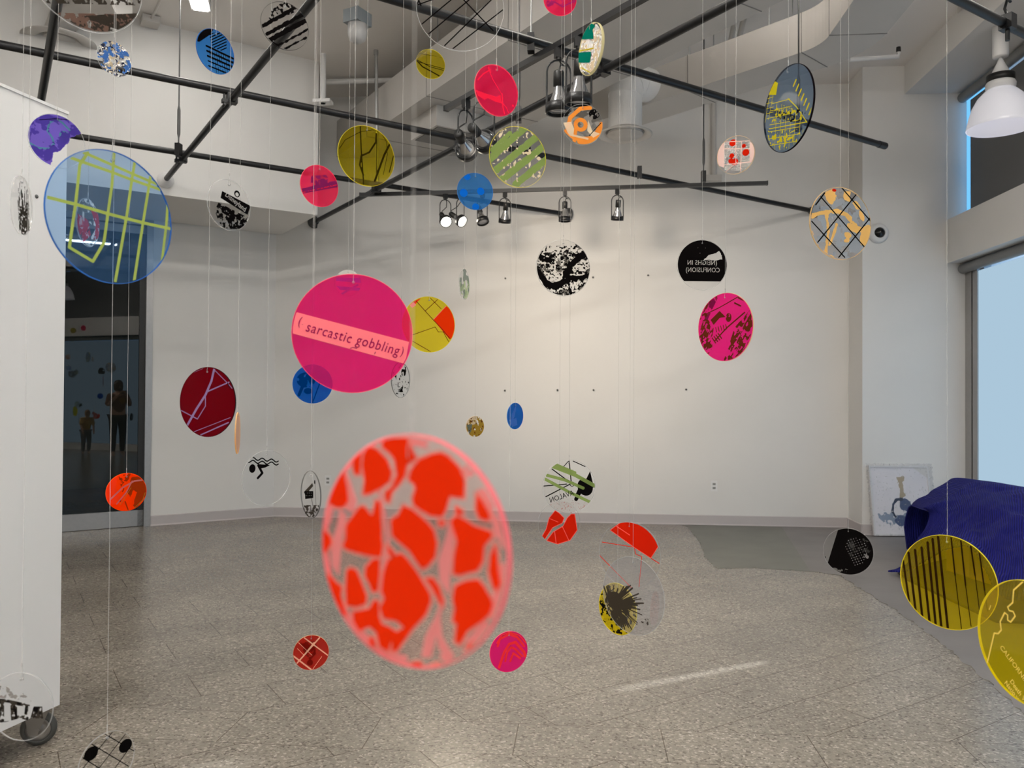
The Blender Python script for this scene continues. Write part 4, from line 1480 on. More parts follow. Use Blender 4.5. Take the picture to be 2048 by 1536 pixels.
def a_house(A):
    n_ = A.nz(9, 161, 4, 2.2, -.6)
    hill = mn(A.poly([(1395, 680), (1410, 630), (1428, 655), (1425, 700), (1412, 715)]), A.poly([(1470, 655), (1500, 620), (1512, 650), (1500, 700), (1470, 720), (1440, 725), (1455, 700)]))
    top = A.poly([(1400, 640), (1418, 600), (1440, 588), (1425, 620), (1416, 640)])
    f = [mxx(hill, .48-n_), mxx(top, .5-n_), A.line([(1405, 632), (1440, 615), (1480, 592)], 2), A.poly([(1422, 640), (1440, 622), (1452, 634), (1440, 636), (1428, 650)]), mxx(A.circ(1458, 635, 7, 9), .3-n_), A.line([(1430, 682), (1455, 655), (1490, 625)], 3)]
    for i in range(5):
        f.append(A.line([(1432+i*5, 655-i*1.5), (1434+i*5, 664-i*1.5)], 2))
    for i in range(4):
        f.append(A.line([(1425+i*4, 676-i*3), (1432+i*4, 686-i*3)], 2.5))
    f += [A.line([(1470, 606), (1482, 612)], 3), A.line([(1478, 596), (1490, 602)], 3)]
    return [(BROWN, mn(*f)), (ink('dark_rose_ink', rgb(130, 25, 75), .8, .3), mxx(top, .45-A.nz(7, 164)))]
def a_orange_lattice(A):
    n_ = (A.nz(7, 171)-.5)*.10
    o = mn(A.line([(1622, 432), (1650, 424), (1675, 422), (1690, 430), (1712, 455), (1735, 470)], 8), A.line([(1650, 424), (1656, 460), (1650, 505)], 6), A.poly([(1645, 385), (1665, 378), (1672, 392), (1662, 412), (1650, 400)]),
           A.poly([(1685, 380), (1700, 385), (1698, 402), (1688, 400)]), A.circ(1712, 412, 9, 5, -.7), A.circ(1722, 432, 4, 10, .5), A.circ(1704, 456, 14, 8, -.5), A.circ(1695, 470, 8, 6), A.circ(1730, 470, 12, 22, -.3), A.line([(1672, 450), (1658, 490)], 5), A.poly([(1620, 450), (1628, 480), (1650, 506), (1678, 519), (1640, 512), (1622, 490)]), A.line([(1700, 435), (1680, 425)], 6), A.circ(1693, 482, 6, 4))+n_
    blk = mn(A.line([(1681, 375), (1740, 443)], 2.6), A.line([(1640, 394), (1727, 494)], 2.6), A.line([(1622, 443), (1688, 515)], 2.6), A.line([(1712, 388), (1634, 485)], 2.6), A.line([(1738, 437), (1676, 515)], 2.6), A.line([(1630, 410), (1648, 386)], 3), A.line([(1740, 428), (1743, 446)], 2))
    return [(ink('faint_white_ink', rgb(190, 200, 212), .35, .5), .52-A.nz(4, 175)), (PEACH, o), (RED, A.circ(1667, 381, 5, 3)), (BK_, blk)]
def a_city_map(A):
    fs = []
    for i in range(7):      # row of stubby piers
        x, y = 1588+i*5.2, 172+i*9.5
        fs.append(A.line([(x+1, y), (x+6, y-12)], 4.2))
    fs.append(A.poly([(1535, 185), (1546, 160), (1558, 166), (1554, 190), (1540, 190)]))
    fs.append(A.line([(1578, 197), (1596, 215), (1616, 245)], 2))
    for i in range(7):
        y = 200+i*14
        fs.append(A.line([(1545-i*1.3, y+8), (1582+i*4 if i < 3 else 1600, y-2)], 1.4))
    for i in range(6):
        x = 1556+i*9.5
        fs.append(A.line([(x, 205+i*4), (x-5, 300)], 1.2))
    fs.append(A.line([(1540, 258), (1616, 244)], 1.8))
    fs.append(A.line([(1541, 190), (1532, 245)], 1.3))
    fs.append(A.line([(1548, 190), (1539, 240)], 1.2))
    for i in range(5):
        fs.append(A.line([(1535, 198+i*10), (1549, 194+i*10)], 1.1))
    sq = mxx(A.poly([(1535, 262), (1612, 258), (1598, 300), (1545, 300)]), .63-A.nz(16, 183, 2))
    txt = mxx(A.poly([(1555, 205), (1608, 225), (1606, 240), (1545, 246)]), .62-A.nz(18, 184, 2))
    return [(YEL, mn(mn(*fs), sq, txt)), (BK_, mxx(A.poly([(1558, 222), (1612, 218), (1614, 242), (1560, 246)]), .66-A.nz(20, 185, 2)))]
def a_red_squares(A):
    return [(SIL, mxx(A.poly([(1449, 284), (1500, 282), (1500, 344), (1450, 340)]), .40-A.nz(4, 191))), (RED, mn(*(A.circ(x, y, r) for x, y, r in ((1466, 286, 7), (1492, 305, 7), (1488, 292, 4), (1464, 312, 5), (1470, 324, 7), (1462, 322, 5))))),
            (ink('blush_line_ink', rgb(250, 215, 205), 1, .5), mn(A.line([(1450, 284), (1500, 282)], 1.6), A.line([(1472, 276), (1472, 330)], 1.6), A.line([(1484, 284), (1481, 344)], 1.6), A.line([(1450, 298), (1500, 298)], 1.4), A.line([(1448, 330), (1500, 324)], 1.6), A.line([(1452, 344), (1475, 324)], 1.4), A.poly([(1434, 290), (1449, 284), (1449, 336), (1434, 330)]), A.poly([(1500, 284), (1512, 290), (1512, 322), (1500, 326)])))]
def a_dark_red(A):
    return [(ink('lilac_line_ink', rgb(150, 130, 175), 1, .4), mn(A.line([(430, 736), (424, 762), (412, 790), (394, 818), (376, 850)], 5), A.line([(414, 784), (460, 764)], 2.6), A.line([(412, 794), (412, 812), (396, 838), (362, 820)], 2.2), A.line([(430, 740), (458, 768), (468, 780)], 1.6), A.line([(388, 864), (462, 835)], 1.3), A.line([(402, 870), (458, 845)], 2.4), A.line([(382, 748), (410, 736)], 1))),
            (BK_, mxx(A.poly([(455, 765), (475, 760), (475, 850), (462, 850), (470, 800)]), A.circ(416, 804, 60, 72)))]
def a_swimmer(A):
    f = []
    for y0_ in (917, 923):
        p = [(496+i*2, y0_-.6+i*.18+2.6*math.sin(i*.68+1.5)) for i in range(31)]
        f.append(A.line(p, 2.4))
    f.append(A.circ(504, 937, 7, 8.5))
    f.append(A.line([(516, 931), (524, 946), (515, 956)], 5))
    f.append(A.poly([(514, 928), (540, 930), (530, 935), (521, 937), (516, 934)]))
    return [(BK_, mn(*f))]
def a_towers(A):
    f = [A.poly([(609, 984), (626, 966), (628, 972), (612, 990)]), mxx(A.poly([(611, 982), (628, 982), (628, 996), (612, 998)]), -mn(*(A.circ(614+3.4*i, 986+5*j, 1) for i in range(4) for j in range(2)))), A.line([(632, 966), (634, 1030)], 1.4), A.circ(631, 964, 3, 4), mxx(A.poly([(606, 1010), (640, 1010), (634, 1034), (614, 1034)]), .5-A.nz(10, 201, 3, .5)), A.line([(624, 996), (628, 1014)], 2), A.line([(623, 1012), (623, 1032)], 3)]
    return [(DG, mn(*f)), (BK_, mn(f[1], f[3]))]
def a_orange_streak(A):
    dark = A.poly([(262, 955), (285, 950), (296, 985), (270, 1018), (266, 1010), (274, 984), (266, 980), (260, 996), (255, 985)])+(A.nz(9, 211)-.5)*.1
    d2 = mxx(A.poly([(236, 948), (262, 946), (250, 978), (244, 985)]), .52-A.nz(9, 213))
    return [(ink('burnt_orange_ink', rgb(155, 52, 12), .95, .25), mn(dark, d2, A.line([(250, 1003), (256, 1020)], 2.4), A.circ(240, 1002, 2))), (ink('mauve_line_ink', rgb(205, 120, 120), 1, .4), mn(A.line([(221, 998), (245, 975), (268, 962), (284, 960)], 3), A.line([(233, 1008), (252, 985), (264, 962)], 2.2))), (GOLD, mn(A.line([(268, 1016), (285, 1000), (290, 985)], 1.2), A.line([(240, 1010), (262, 975)], 1)))]
def a_gold(A):
    return [(GOLD, .36-A.nz(3, 221)), (CREAM, mxx(A.poly([(940, 832), (956, 832), (950, 848), (938, 852), (934, 846)]), .42-A.nz(6, 223))), (ink('slate_ink', rgb(110, 120, 110), 1, .3), mxx(A.poly([(933, 850), (944, 848), (942, 862), (938, 868)]), A.full())), (BROWN, .66-A.nz(7, 225))]
def a_feather(A):
    f = []
    for i in range(8):
        f.append(A.line([(1020+i*.5, 850-i*3), (1028+i*.6, 832-i*3.2)], 2))
    return [(SKY, mn(*f, A.poly([(1018, 840), (1032, 836), (1034, 850), (1024, 854)]))), ]
def a_avalon(A):
    f = [A.line([(1087, 972), (1133, 968)], 2), A.line([(1090, 994), (1140, 968)], 2.2), A.line([(1104, 938), (1144, 968)], 2.2), A.line([(1138, 922), (1142, 962)], 2.2), A.line([(1136, 923), (1127, 933)], 1.6), A.line([(1146, 922), (1170, 933)], 1.8), mxx(A.circ(1144, 968, 5, 5), -A.circ(1144, 968, 3.5))]
    blk = mn(A.circ(1170, 974, 15, 18, .5), A.line([(1162, 978), (1152, 998)], 8), A.poly([(1172, 958), (1180, 942), (1184, 960), (1188, 975), (1178, 975)]), A.line([(1166, 966), (1154, 992)], 9))
    gr = mn(A.line([(1104, 932), (1150, 950), (1190, 972)], 7.5), A.line([(1112, 929), (1150, 945)], 5), A.line([(1092, 950), (1130, 960), (1166, 976)], 6), A.line([(1088, 957), (1140, 985), (1180, 1004)], 6))
    hair = mxx(np.abs(A.nz(13, 231, 3)-.5)-.008, .48-A.nz(5, 233))
    low = A.poly([(1085, 1005), (1190, 1000), (1170, 1030), (1110, 1030)])
    return [(ink('hair_ink', rgb(130, 105, 95), .8, .3), mxx(hair, -low)), (ink('red_squiggle_ink', rgb(180, 70, 60), .9, .3), mxx(np.abs(A.nz(12, 235, 3)-.5)-.02, low)), (BK_, mn(mn(*f), blk)), (GREEN, gr)]
def a_red_island(A):
    a = A.poly([(1083, 1074), (1092, 1058), (1098, 1036), (1110, 1021), (1118, 1026), (1128, 1036), (1124, 1046), (1105, 1055), (1089, 1079)])
    b = A.poly([(1093, 1081), (1106, 1064), (1126, 1052), (1134, 1036), (1142, 1028), (1149, 1028), (1154, 1060), (1140, 1080), (1115, 1088)])
    both = mn(a, b)
    ln = mn(A.line([(1109, 1064), (1112, 1086)], 1.6), A.line([(1125, 1054), (1137, 1080)], 1.6), A.line([(1099, 1037), (1116, 1044)], 1.2))
    return [(RED, both), (PLINE, mn(np.abs(both)-A.w(.7), mxx(ln, both)))]
def a_red_cap(A):
    cap = A.poly([(1221, 1060), (1240, 1046), (1262, 1042), (1290, 1048), (1310, 1068), (1320, 1088), (1302, 1116), (1268, 1094)])
    ln = mn(A.line([(1205, 1084), (1268, 1094)], 2), A.line([(1198, 1109), (1266, 1178)], 2), A.line([(1269, 1094), (1272, 1108), (1284, 1113), (1278, 1178)], 2), A.line([(1302, 1116), (1321, 1128)], 2.2))
    return [(RED, mn(cap, ln+.004)), (PLINE, mn(mxx(np.abs(cap)-A.w(.6), A.full()), A.line([(1233, 1052), (1260, 1070)], 1.6)))]
def a_palmhead(A):
    f = []
    rs = np.random.RandomState(9)
    cx_, cy_ = 1232, 1216
    for i in range(70):
        a = rs.uniform(-1.75, 2.3)
        L_ = rs.uniform(22, 58)
        x, y = cx_+L_*math.cos(a), cy_-L_*math.sin(a)*.98
        x2, y2 = cx_+L_*.45*math.cos(a+.2), cy_-L_*.45*math.sin(a+.2)
        f.append(A.line([(cx_-4, cy_), (x2, y2), (x, y)], rs.uniform(1.6, 3.6)))
    f.append(mxx(A.circ(1232, 1218, 30, 36, .2), .40-A.nz(13, 241, 4, 2, .5)))
    f.append(A.line([(1226, 1225), (1242, 1268)], 9))
    f.append(mxx(A.poly([(1270, 1230), (1304, 1240), (1300, 1252), (1270, 1242)]), .56-A.nz(16, 243)))
    return [(DG, mxx(mn(*f), A.poly([(1200, 1155), (1300, 1155), (1308, 1280), (1200, 1280)])))]
def a_yellow_text(A):
    return [(BK_, mn(A.line([(1234, 1264), (1244, 1266)], 4), A.circ(1204, 1228, 3), A.line([(1206, 1240), (1212, 1244)], 2), mxx(.64-A.nz(8, 251), A.full()), A.line([(1212, 1190), (1230, 1176)], 2)))]
def a_red_map(A):
    return [(ink('dark_rust_ink', rgb(120, 20, 12), .85, .25), mn(mxx(A.poly([(600, 1282), (625, 1278), (640, 1300), (620, 1320), (605, 1300)]), .46-A.nz(5, 261)), A.circ(620, 1325, 6))), (ink('cream_line_ink', rgb(250, 205, 170), 1, .5), mn(A.line([(607, 1274), (658, 1312)], 2.4), A.line([(640, 1274), (594, 1326)], 2.8), A.line([(586, 1311), (624, 1340)], 3), A.line([(596, 1284), (624, 1310)], .9), A.line([(644, 1312), (624, 1340)], 1), A.line([(594, 1296), (608, 1310)], .9), A.line([(604, 1314), (628, 1284)], 1)))]
def a_fingerprint(A):
    f = [A.line([(995, 1292), (999, 1278), (1018, 1268), (1034, 1274), (1048, 1292)], 4.5), A.line([(993, 1286), (1003, 1270), (1018, 1264), (1038, 1270), (1052, 1286)], 2.5), A.line([(998, 1334), (1008, 1304), (1018, 1288), (1030, 1284), (1048, 1304), (1050, 1312)], 5.5), A.line([(1010, 1322), (1014, 1304), (1022, 1294), (1030, 1298), (1044, 1312)], 4), A.line([(1020, 1322), (1026, 1306), (1040, 1316)], 4)]
    return [(ink('coral_ink', rgb(250, 62, 66), 1, .45), mn(*f))]
def a_cactus(A):
    blk = A.poly([(1677, 1056), (1720, 1050), (1752, 1090), (1752, 1130), (1720, 1156), (1670, 1148), (1655, 1127)])
    dots = []
    for i in range(9):
        for j in range(11):
            x, y = 1689+i*5.0+j*2.3-2, 1084+j*4.6-i*1.6
            if ((x-1710)/24)**2+((y-1104)/30)**2 < 1 and (x-1690)+(y-1084) > -6:
                dots.append(A.circ(x, y, .9+.25*math.sin(i), .9))
    return [(BK_, mxx(blk, -mn(mn(*dots), mxx(A.circ(1732, 1113, 5), .5-A.nz(9, 271))))), (ink('grey_mist_ink', rgb(90, 88, 86), .45, .3), mxx(A.circ(1716, 1096, 26, 22), .56-A.nz(6, 273))), (ink('grey_speck_ink', rgb(150, 148, 145), .7, .3), mxx(A.poly([(1665, 1135), (1700, 1138), (1690, 1148), (1668, 1146)]), .56-A.nz(14, 275))), (BK_, A.poly([(1647, 1112), (1652, 1113), (1651, 1119)]))]
def a_stripes(A):
    f = []
    for i, (x0_, y0_, x1_, y1_, w_) in enumerate(((1807, 1120, 1822, 1222, 4.5), (1818, 1105, 1834, 1236, 5), (1831, 1100, 1847, 1247, 5), (1844, 1095, 1861, 1252, 5), (1856, 1085, 1873, 1256, 5), (1866, 1078, 1884, 1258, 5), (1877, 1074, 1897, 1260, 5))):
        f.append(A.line([(x0_, y0_), (x1_, y1_)], w_))
    for x0_, y0_, x1_, y1_, xm, ym, w_ in ((1903, 1074, 1924, 1258, 1911, 1150, 3), (1922, 1076, 1943, 1252, 1932, 1170, 3.2), (1941, 1082, 1962, 1238, 1951, 1150, 3.2), (1958, 1092, 1976, 1222, 1970, 1180, 3)):
        f += [A.line([(x0_, y0_), (xm, ym)], w_), A.line([(xm, ym), (x1_, y1_)], 1.8)]
    return [(ink('dark_stripe_ink', rgb(38, 24, 8), 1, .1), mn(*f))]
def a_california(A):
    c = ink('pale_gold_ink', rgb(250, 222, 120), 1, .5)
    p = [(2052, 1160), (2030, 1180), (2028, 1205), (2018, 1214), (2021, 1221), (2029, 1223), (2033, 1232), (2024, 1244), (2018, 1240), (2018, 1230), (2012, 1225), (2003, 1243), (2005, 1260), (1999, 1267), (1991, 1266), (1979, 1318), (1976, 1328)]
    return [(c, mn(A.line(p, 3.4), A.line([(1981, 1219), (1984, 1211)], 2)))]
def a_building(A):
    b = mn(A.poly([(-25, 1395), (12, 1397), (50, 1405), (62, 1412), (58, 1440), (40, 1436), (10, 1444), (-25, 1444)]), A.poly([(50, 1430), (70, 1412), (86, 1412), (88, 1436), (56, 1436)]))
    n_ = A.nz(11, 281, 3)
    win = mn(A.poly([(10, 1404), (22, 1405), (24, 1440), (10, 1442)]), A.poly([(58, 1408), (70, 1408), (62, 1436), (58, 1434)]), A.poly([(36, 1410), (52, 1412), (50, 1430), (36, 1430)]))
    tr = mxx(A.poly([(-25, 1372), (10, 1370), (40, 1385), (70, 1385), (66, 1402), (0, 1395), (-25, 1395)]), .54-A.nz(8, 283))
    return [(DG, mn(mxx(b, -win, .34-n_), A.line([(-20, 1395), (60, 1410)], 3))), (ink('grey_foliage_ink', rgb(140, 135, 130), .6, .3), tr), (BK_, mxx(b, -win, .55-n_))]
def a_domino(A):
    f = [A.circ(181, 1507, 15, 14, .5), A.circ(250, 1491, 15, 14, .5)]
    for a, b in (((206, 1466), (271, 1504)), ((176, 1484), (256, 1532)), ((158, 1511), (220, 1550)), ((226, 1461), (165, 1536)), ((251, 1466), (190, 1545)), ((262, 1490), (222, 1545))):
        f.append(A.line([a, b], 1.8))
    return [(BK_, mn(*f))]
def a_blobs(A):            # near orange disc, traced patch by patch
    P = [
        [(690, 928), (700, 972), (702, 1000), (694, 1013), (678, 1014), (664, 1004), (659, 985), (668, 955)],
        [(713, 905), (722, 892), (733, 888), (729, 905), (728, 930), (726, 948), (716, 948), (712, 935)],
        [(733, 910), (742, 893), (760, 898), (780, 918), (790, 945), (786, 962), (768, 975), (746, 986), (732, 988), (736, 960), (731, 930)],
        [(776, 873), (800, 876), (820, 876), (832, 905), (838, 916), (820, 928), (816, 950), (806, 965), (790, 985), (785, 1004), (778, 1000), (776, 985), (790, 972), (800, 950), (796, 920), (785, 905), (770, 893)],
        [(872, 907), (888, 904), (902, 912), (925, 935), (935, 960), (934, 995), (920, 993), (905, 990), (897, 1020), (890, 1032), (868, 1030), (850, 1020), (834, 1008), (832, 995), (838, 975), (834, 966), (824, 958), (828, 940), (845, 918)],
        [(958, 985), (970, 1000), (985, 1030), (982, 1040), (964, 1035), (957, 1018)],
        [(726, 1012), (735, 1012), (748, 1030), (752, 1028), (758, 1000), (766, 1005), (768, 1035), (770, 1075), (772, 1090), (768, 1112), (740, 1108), (700, 1098), (692, 1090), (698, 1075), (698, 1050), (710, 1034)],
        [(812, 1010), (830, 1018), (845, 1030), (862, 1045), (874, 1060), (880, 1085), (876, 1112), (860, 1130), (850, 1135), (838, 1120), (825, 1100), (808, 1085), (790, 1070), (788, 1040), (796, 1032), (802, 1032)],
        [(920, 1030), (938, 1040), (952, 1050), (988, 1062), (990, 1072), (974, 1090), (972, 1120), (960, 1138), (925, 1148), (912, 1145), (914, 1110), (920, 1080), (912, 1055), (908, 1040)],
        [(648, 1030), (656, 1060), (668, 1072), (670, 1085), (658, 1105), (650, 1098), (645, 1065)],
        [(996, 1086), (1000, 1110), (1002, 1140), (1006, 1165), (998, 1180), (990, 1168), (984, 1140), (986, 1110)],
        [(655, 1140), (676, 1160), (690, 1172), (688, 1190), (696, 1220), (700, 1228), (690, 1228), (672, 1195)],
        [(700, 1140), (708, 1134), (720, 1140), (740, 1190), (738, 1205), (720, 1212), (700, 1208), (698, 1180)],
        [(738, 1133), (752, 1118), (766, 1116), (765, 1145), (762, 1178), (752, 1182), (745, 1165), (737, 1150)],
        [(712, 1222), (745, 1216), (755, 1198), (764, 1200), (764, 1230), (770, 1246), (786, 1252), (800, 1262), (790, 1280), (782, 1300), (766, 1290), (760, 1262), (745, 1250), (725, 1258), (714, 1240)],
        [(782, 1118), (808, 1105), (820, 1115), (838, 1140), (850, 1160), (866, 1185), (868, 1200), (858, 1225), (835, 1250), (818, 1272), (800, 1298), (790, 1300), (790, 1270), (806, 1258), (815, 1252), (800, 1240), (774, 1234), (766, 1212), (776, 1195), (770, 1180), (774, 1145)],
        [(872, 1155), (884, 1172), (892, 1200), (890, 1210), (884, 1200), (868, 1170), (858, 1156)],
        [(916, 1170), (940, 1160), (962, 1158), (975, 1172), (985, 1192), (990, 1205), (984, 1225), (968, 1240), (940, 1260), (925, 1286), (916, 1280), (918, 1262), (920, 1245), (912, 1240), (916, 1215), (912, 1195)],
        [(828, 1325), (845, 1322), (852, 1330), (835, 1334)], [(745, 1275), (752, 1272), (758, 1290), (748, 1288)], [(866, 1330), (884, 1324), (880, 1332)], [(940, 1290), (952, 1284), (946, 1296)],
        [(882, 1040), (898, 1040), (894, 1050), (884, 1050)],
        [(918, 1012), (932, 1022), (928, 1030), (918, 1026)],
        [(780, 1088), (790, 1098), (800, 1112), (792, 1116), (784, 1106)],
    ]
    blobs = mn(*(A.poly(p) for p in P))+(A.nz(8, 301)-.5)*.012
    pink = mn(A.poly([(686, 1015), (700, 1030), (690, 1080), (684, 1150), (670, 1130), (668, 1090), (680, 1050)]), A.poly([(905, 1035), (915, 1060), (910, 1110), (905, 1150), (905, 1190), (885, 1160), (882, 1120), (898, 1070)]), A.poly([(872, 1240), (886, 1215), (880, 1260), (868, 1312), (848, 1312), (856, 1270)]), A.poly([(898, 1190), (886, 1230), (890, 1270), (912, 1310), (900, 1322), (882, 1290), (874, 1240), (886, 1205)]),
              A.poly([(645, 930), (680, 900), (720, 880), (722, 892), (690, 920), (700, 940), (720, 1000), (715, 1025), (700, 1020)]), A.line([(765, 985), (775, 1030), (782, 1080), (772, 1140), (768, 1190)], 9))
    edge = mxx(np.hypot(A.X, A.Y)-.985, .90-np.hypot(A.X, A.Y), .46-A.nz(5, 303))
    return [(ink('soft_pink_ink', rgb(250, 150, 150), .75, .5), mn(pink, edge)), (ink('pink_halo_ink', rgb(250, 150, 140), .7, .5), blobs-.022), (ORED, blobs)]

D_ = disc
D_('large clear disc with a brown photograph print cut by the top left edge', 165, -53, 240, 240, .20, 1, 'clear', 'clear', a_photo_brown)
D_('small round disc with silver, navy and pale blue marbling at upper left', 228, 118, 70, 73, .10, 1, 'clear', 'clear', a_marble)
D_('tilted blue disc with black hatched building print near the top left', 430, 103, 76, 92, .10, 1, 'midblue', 'blue', a_hatch_blue)
D_('clear disc with bold black zebra stripes at the top', 569, 52, 96, 98, .10, 1, 'clear', 'dark', a_zebra)
D_('large clear disc with thin black grid lines cut by the top edge', 920, 15, 176, 175, .20, 1, 'clear', 'clear', a_lattice_lines)
D_('small olive yellow disc with black wire lines near the top centre', 861, 128, 58, 60, .10, 1, 'olive', 'yellow', a_wires)
D_('hot pink oval disc with thin pink road lines in front of the slanting track', 992, 181, 87, 104, .10, 1, 'pinkred', 'pink', a_hotpink)
D_('small pink disc with violet swirls cut by the top edge', 1120, -1, 66, 66, .10, 1, 'pinkred', 'pink', a_swirl)
D_('narrow turned disc with teal blocks and silver flakes by the top spotlights', 1183, 98, 48, 107, .10, -1, 'clear', 'cream', a_teal, thick=.006)
D_('small disc with orange letter-like loops and grey blots left of the round duct', 1165, 249, 81, 82, .10, 1, 'clear', 'clear', a_orange_p,
   texts=[])
D_('disc with diagonal green stripes over shiny flakes at centre top', 1035, 314, 114, 123, .15, 1, 'clear', 'yellow', a_green_stripes)
D_('sky blue disc with four brighter blue dots in front of the back track', 950, 383, 72, 74, .10, 1, 'sky', 'deepblue', a_dots_blue)
D_('small pink disc with a purple sign silhouette left of the yellow disc', 638, 372, 76, 84, .10, 1, 'pinkred', 'pink', a_pink_sign)
D_('olive yellow disc with dark curved wire lines at upper middle', 732, 312, 114, 122, .15, 1, 'olive', 'yellow', a_wires2)
D_('purple and teal painted disc overlapping the big blue map disc', 112, 282, 116, 109, .10, 1, 'clear', 'clear', a_purple)
D_('narrow clear disc with black upright brush marks at the far left', 42, 411, 44, 120, .10, 1, 'clear', 'clear', a_brush)
D_('big pale blue disc with lime green street grid at left', 215, 433, 255, 270, .20, 1, 'blue', 'blue', a_blue_map, thick=.004, N=230)
D_('narrow clear disc with red and white flecks seen through the big blue disc', 175, 445, 46, 98, .10, 1, 'clear', 'clear', a_redclear)
D_('clear disc with black slanted sign lettering over a dark doorway print', 457, 410, 86, 103, .10, 1, 'clear', 'clear', a_sign,
   texts=[dict(s='Disneyland', px=470, py=404.5, em=15.5, ang=-25.5, mat=WH, sx=.80, bold=.012)])
D_('large pink disc with pale band reading sarcastic gobbling', 704, 667, 244, 238, .20, 1, 'pink', 'pink', a_pinkband, N=200,
   texts=[dict(s='(', px=600, py=643, em=24, ang=-15, mat=MAG, sx=.8), dict(s='sarcastic', px=658, py=666, em=29, ang=-14.5, mat=MAG, shear=.12, sx=.80, spacing=1.12), dict(s='gobbling', px=755.5, py=691, em=29, ang=-14.5, mat=MAG, shear=.12, sx=.80, spacing=1.12), dict(s=')', px=805, py=703, em=24, ang=-15, mat=MAG, sx=.8)])
D_('small clear disc with blue bars peeking above the large pink disc', 696, 566, 54, 53, .10, 1, 'clear', 'clear', a_smallblue)
D_('yellow disc with red wedge and thin brown roads right of the large pink disc', 857, 649, 105, 112, .15, 1, 'yellow', 'yellow', a_yellow_red)
D_('deep blue disc with darker palm silhouette under the large pink disc', 625, 768, 82, 78, .10, 1, 'deepblue', 'deepblue', a_palm_blue)
D_('small narrow clear disc with black specks behind the large pink disc', 801, 760, 37, 71, .10, 1, 'clear', 'dark', a_spots)
D_('thin misty green disc turned almost edge-on above the centre', 928, 568, 20, 62, .10, 1, 'clear', 'clear', a_mist)
D_('clear disc with a black and white tree branch photograph', 1126, 536, 108, 113, .15, 1, 'clear', 'clear', a_tree, N=190)
D_('black disc with flat bottom edge and white mirrored capital lettering', 1404, 530, 100, 101, .15, 1, 'clear', 'clear', a_black_plate, N=150,
   texts=[dict(s='(NEIGHS IN', px=1404, py=526, em=13.2, ang=0, mat=WH, mirror=True, sx=.86, spacing=1.06, bold=.006), dict(s='CONFUSION)', px=1405, py=540.5, em=13.2, ang=0, mat=WH, mirror=True, sx=.82, spacing=1.06, bold=.006)])
D_('pink oval disc with dark brown house and hillside print', 1452, 654, 110, 137, .20, -1, 'magenta', 'peach', a_house, N=170)
D_('disc with peach blossoms and black diagonal lattice by the security camera', 1680, 447, 122, 145, .20, 1, 'greytint', 'peach', a_orange_lattice, thick=.005, N=190)
D_('tall turned slate blue disc with yellow city street plan at upper right', 1579, 216, 102, 179, .20, -1, 'slate', 'black', a_city_map, thick=.005, N=220)
D_('small pale disc with red blots and a thin pink grid at upper right', 1472, 310, 76, 77, .10, -1, 'clear', 'peach', a_red_squares)
D_('dark red oval disc with lilac road lines at left', 416, 804, 111, 140, .15, -1, 'red', 'black', a_dark_red)
D_('amber disc turned edge-on beside the dark red disc', 475, 866, 9, 83, .10, 1, 'amber', 'peach', None)
D_('clear disc with black swimmer symbol under two wavy lines', 532, 956, 97, 110, .15, 1, 'clear', 'clear', a_swimmer)
D_('narrow clear disc with black sign tower print left of the blurred orange disc', 622, 989, 40, 95, .10, -1, 'clear', 'dark', a_towers)
D_('bright orange disc hanging low in front of the dark door glass', 252, 984, 82, 76, .10, 1, 'orange', 'orange', a_orange_streak)
D_('very small golden brown disc at the centre', 950, 853, 36, 42, .10, 1, 'clear', 'peach', a_gold)
D_('small narrow blue disc with pale feather marks near the centre', 1030, 832, 32, 53, .10, 1, 'deepblue', 'deepblue', a_feather)
D_('disc with green ribbons and a black knot over map lines, lower centre', 1138, 973, 105, 107, .15, 1, 'clear', 'clear', a_avalon, N=170,
   texts=[dict(s='AVALON', px=1123, py=993, em=15, ang=18, mat=BK_, mirror=True, sx=.85, bold=.004)])
D_('clear disc with two broken red map pieces below the green ribbon disc', 1118, 1046, 84, 88, .15, 1, 'clear', 'clear', a_red_island, N=150)
D_('clear disc with a solid red cap and thin red lines, lower right of centre', 1260, 1110, 124, 134, .20, -1, 'clear', 'clear', a_red_cap, N=170)
D_('large clear disc with a charcoal palm crown overlapping the red capped disc', 1268, 1192, 124, 158, .20, -1, 'greytint', 'clear', a_palmhead, N=200)
D_('yellow disc with black specks half hidden behind the charcoal palm disc', 1236, 1218, 76, 105, .15, -1, 'yellow', 'yellow', a_yellow_text)
D_('small brick red disc with cream crossing lines above the floor at left of centre', 622, 1305, 73, 70, .10, 1, 'rust', 'peach', a_red_map)
D_('magenta disc with coral fingerprint arches right of the blurred orange disc', 1017, 1303, 76, 82, .10, 1, 'magenta', 'pink', a_fingerprint)
D_('black disc with dotted cactus print hanging low at right', 1697, 1103, 104, 94, .15, 1, 'clear', 'clear', a_cactus, N=150)
D_('large yellow disc with upright dark stripes in front of the blue blanket', 1899, 1165, 197, 191, .20, -1, 'yellow', 'yellow', a_stripes, thick=.004, N=200)
_t = 'pale_gold_ink'
ink('pale_gold_ink', rgb(250, 222, 120), 1, .5)
D_('large yellow disc with a pale state outline and lettering, cut by the right edge', 2066, 1290, 220, 262, .20, -1, 'yellow', 'yellow', a_california, thick=.005, N=230,
   texts=[dict(s='CALIFORNIA', px=2005, py=1292, em=15.5, ang=0, to=(2045, 1347), mat=_M[_t] if _t in _M else CREAM, center=False, bold=.006),
          dict(s='Death Valley', px=2025, py=1360, em=15, ang=0, to=(2044, 1387), mat=_M[_t] if _t in _M else CREAM, center=False, sx=.92, bold=.014),
          dict(s='National Park', px=2014, py=1363, em=15, ang=0, to=(2040, 1398), mat=_M[_t] if _t in _M else CREAM, center=False, sx=.92, bold=.014)])
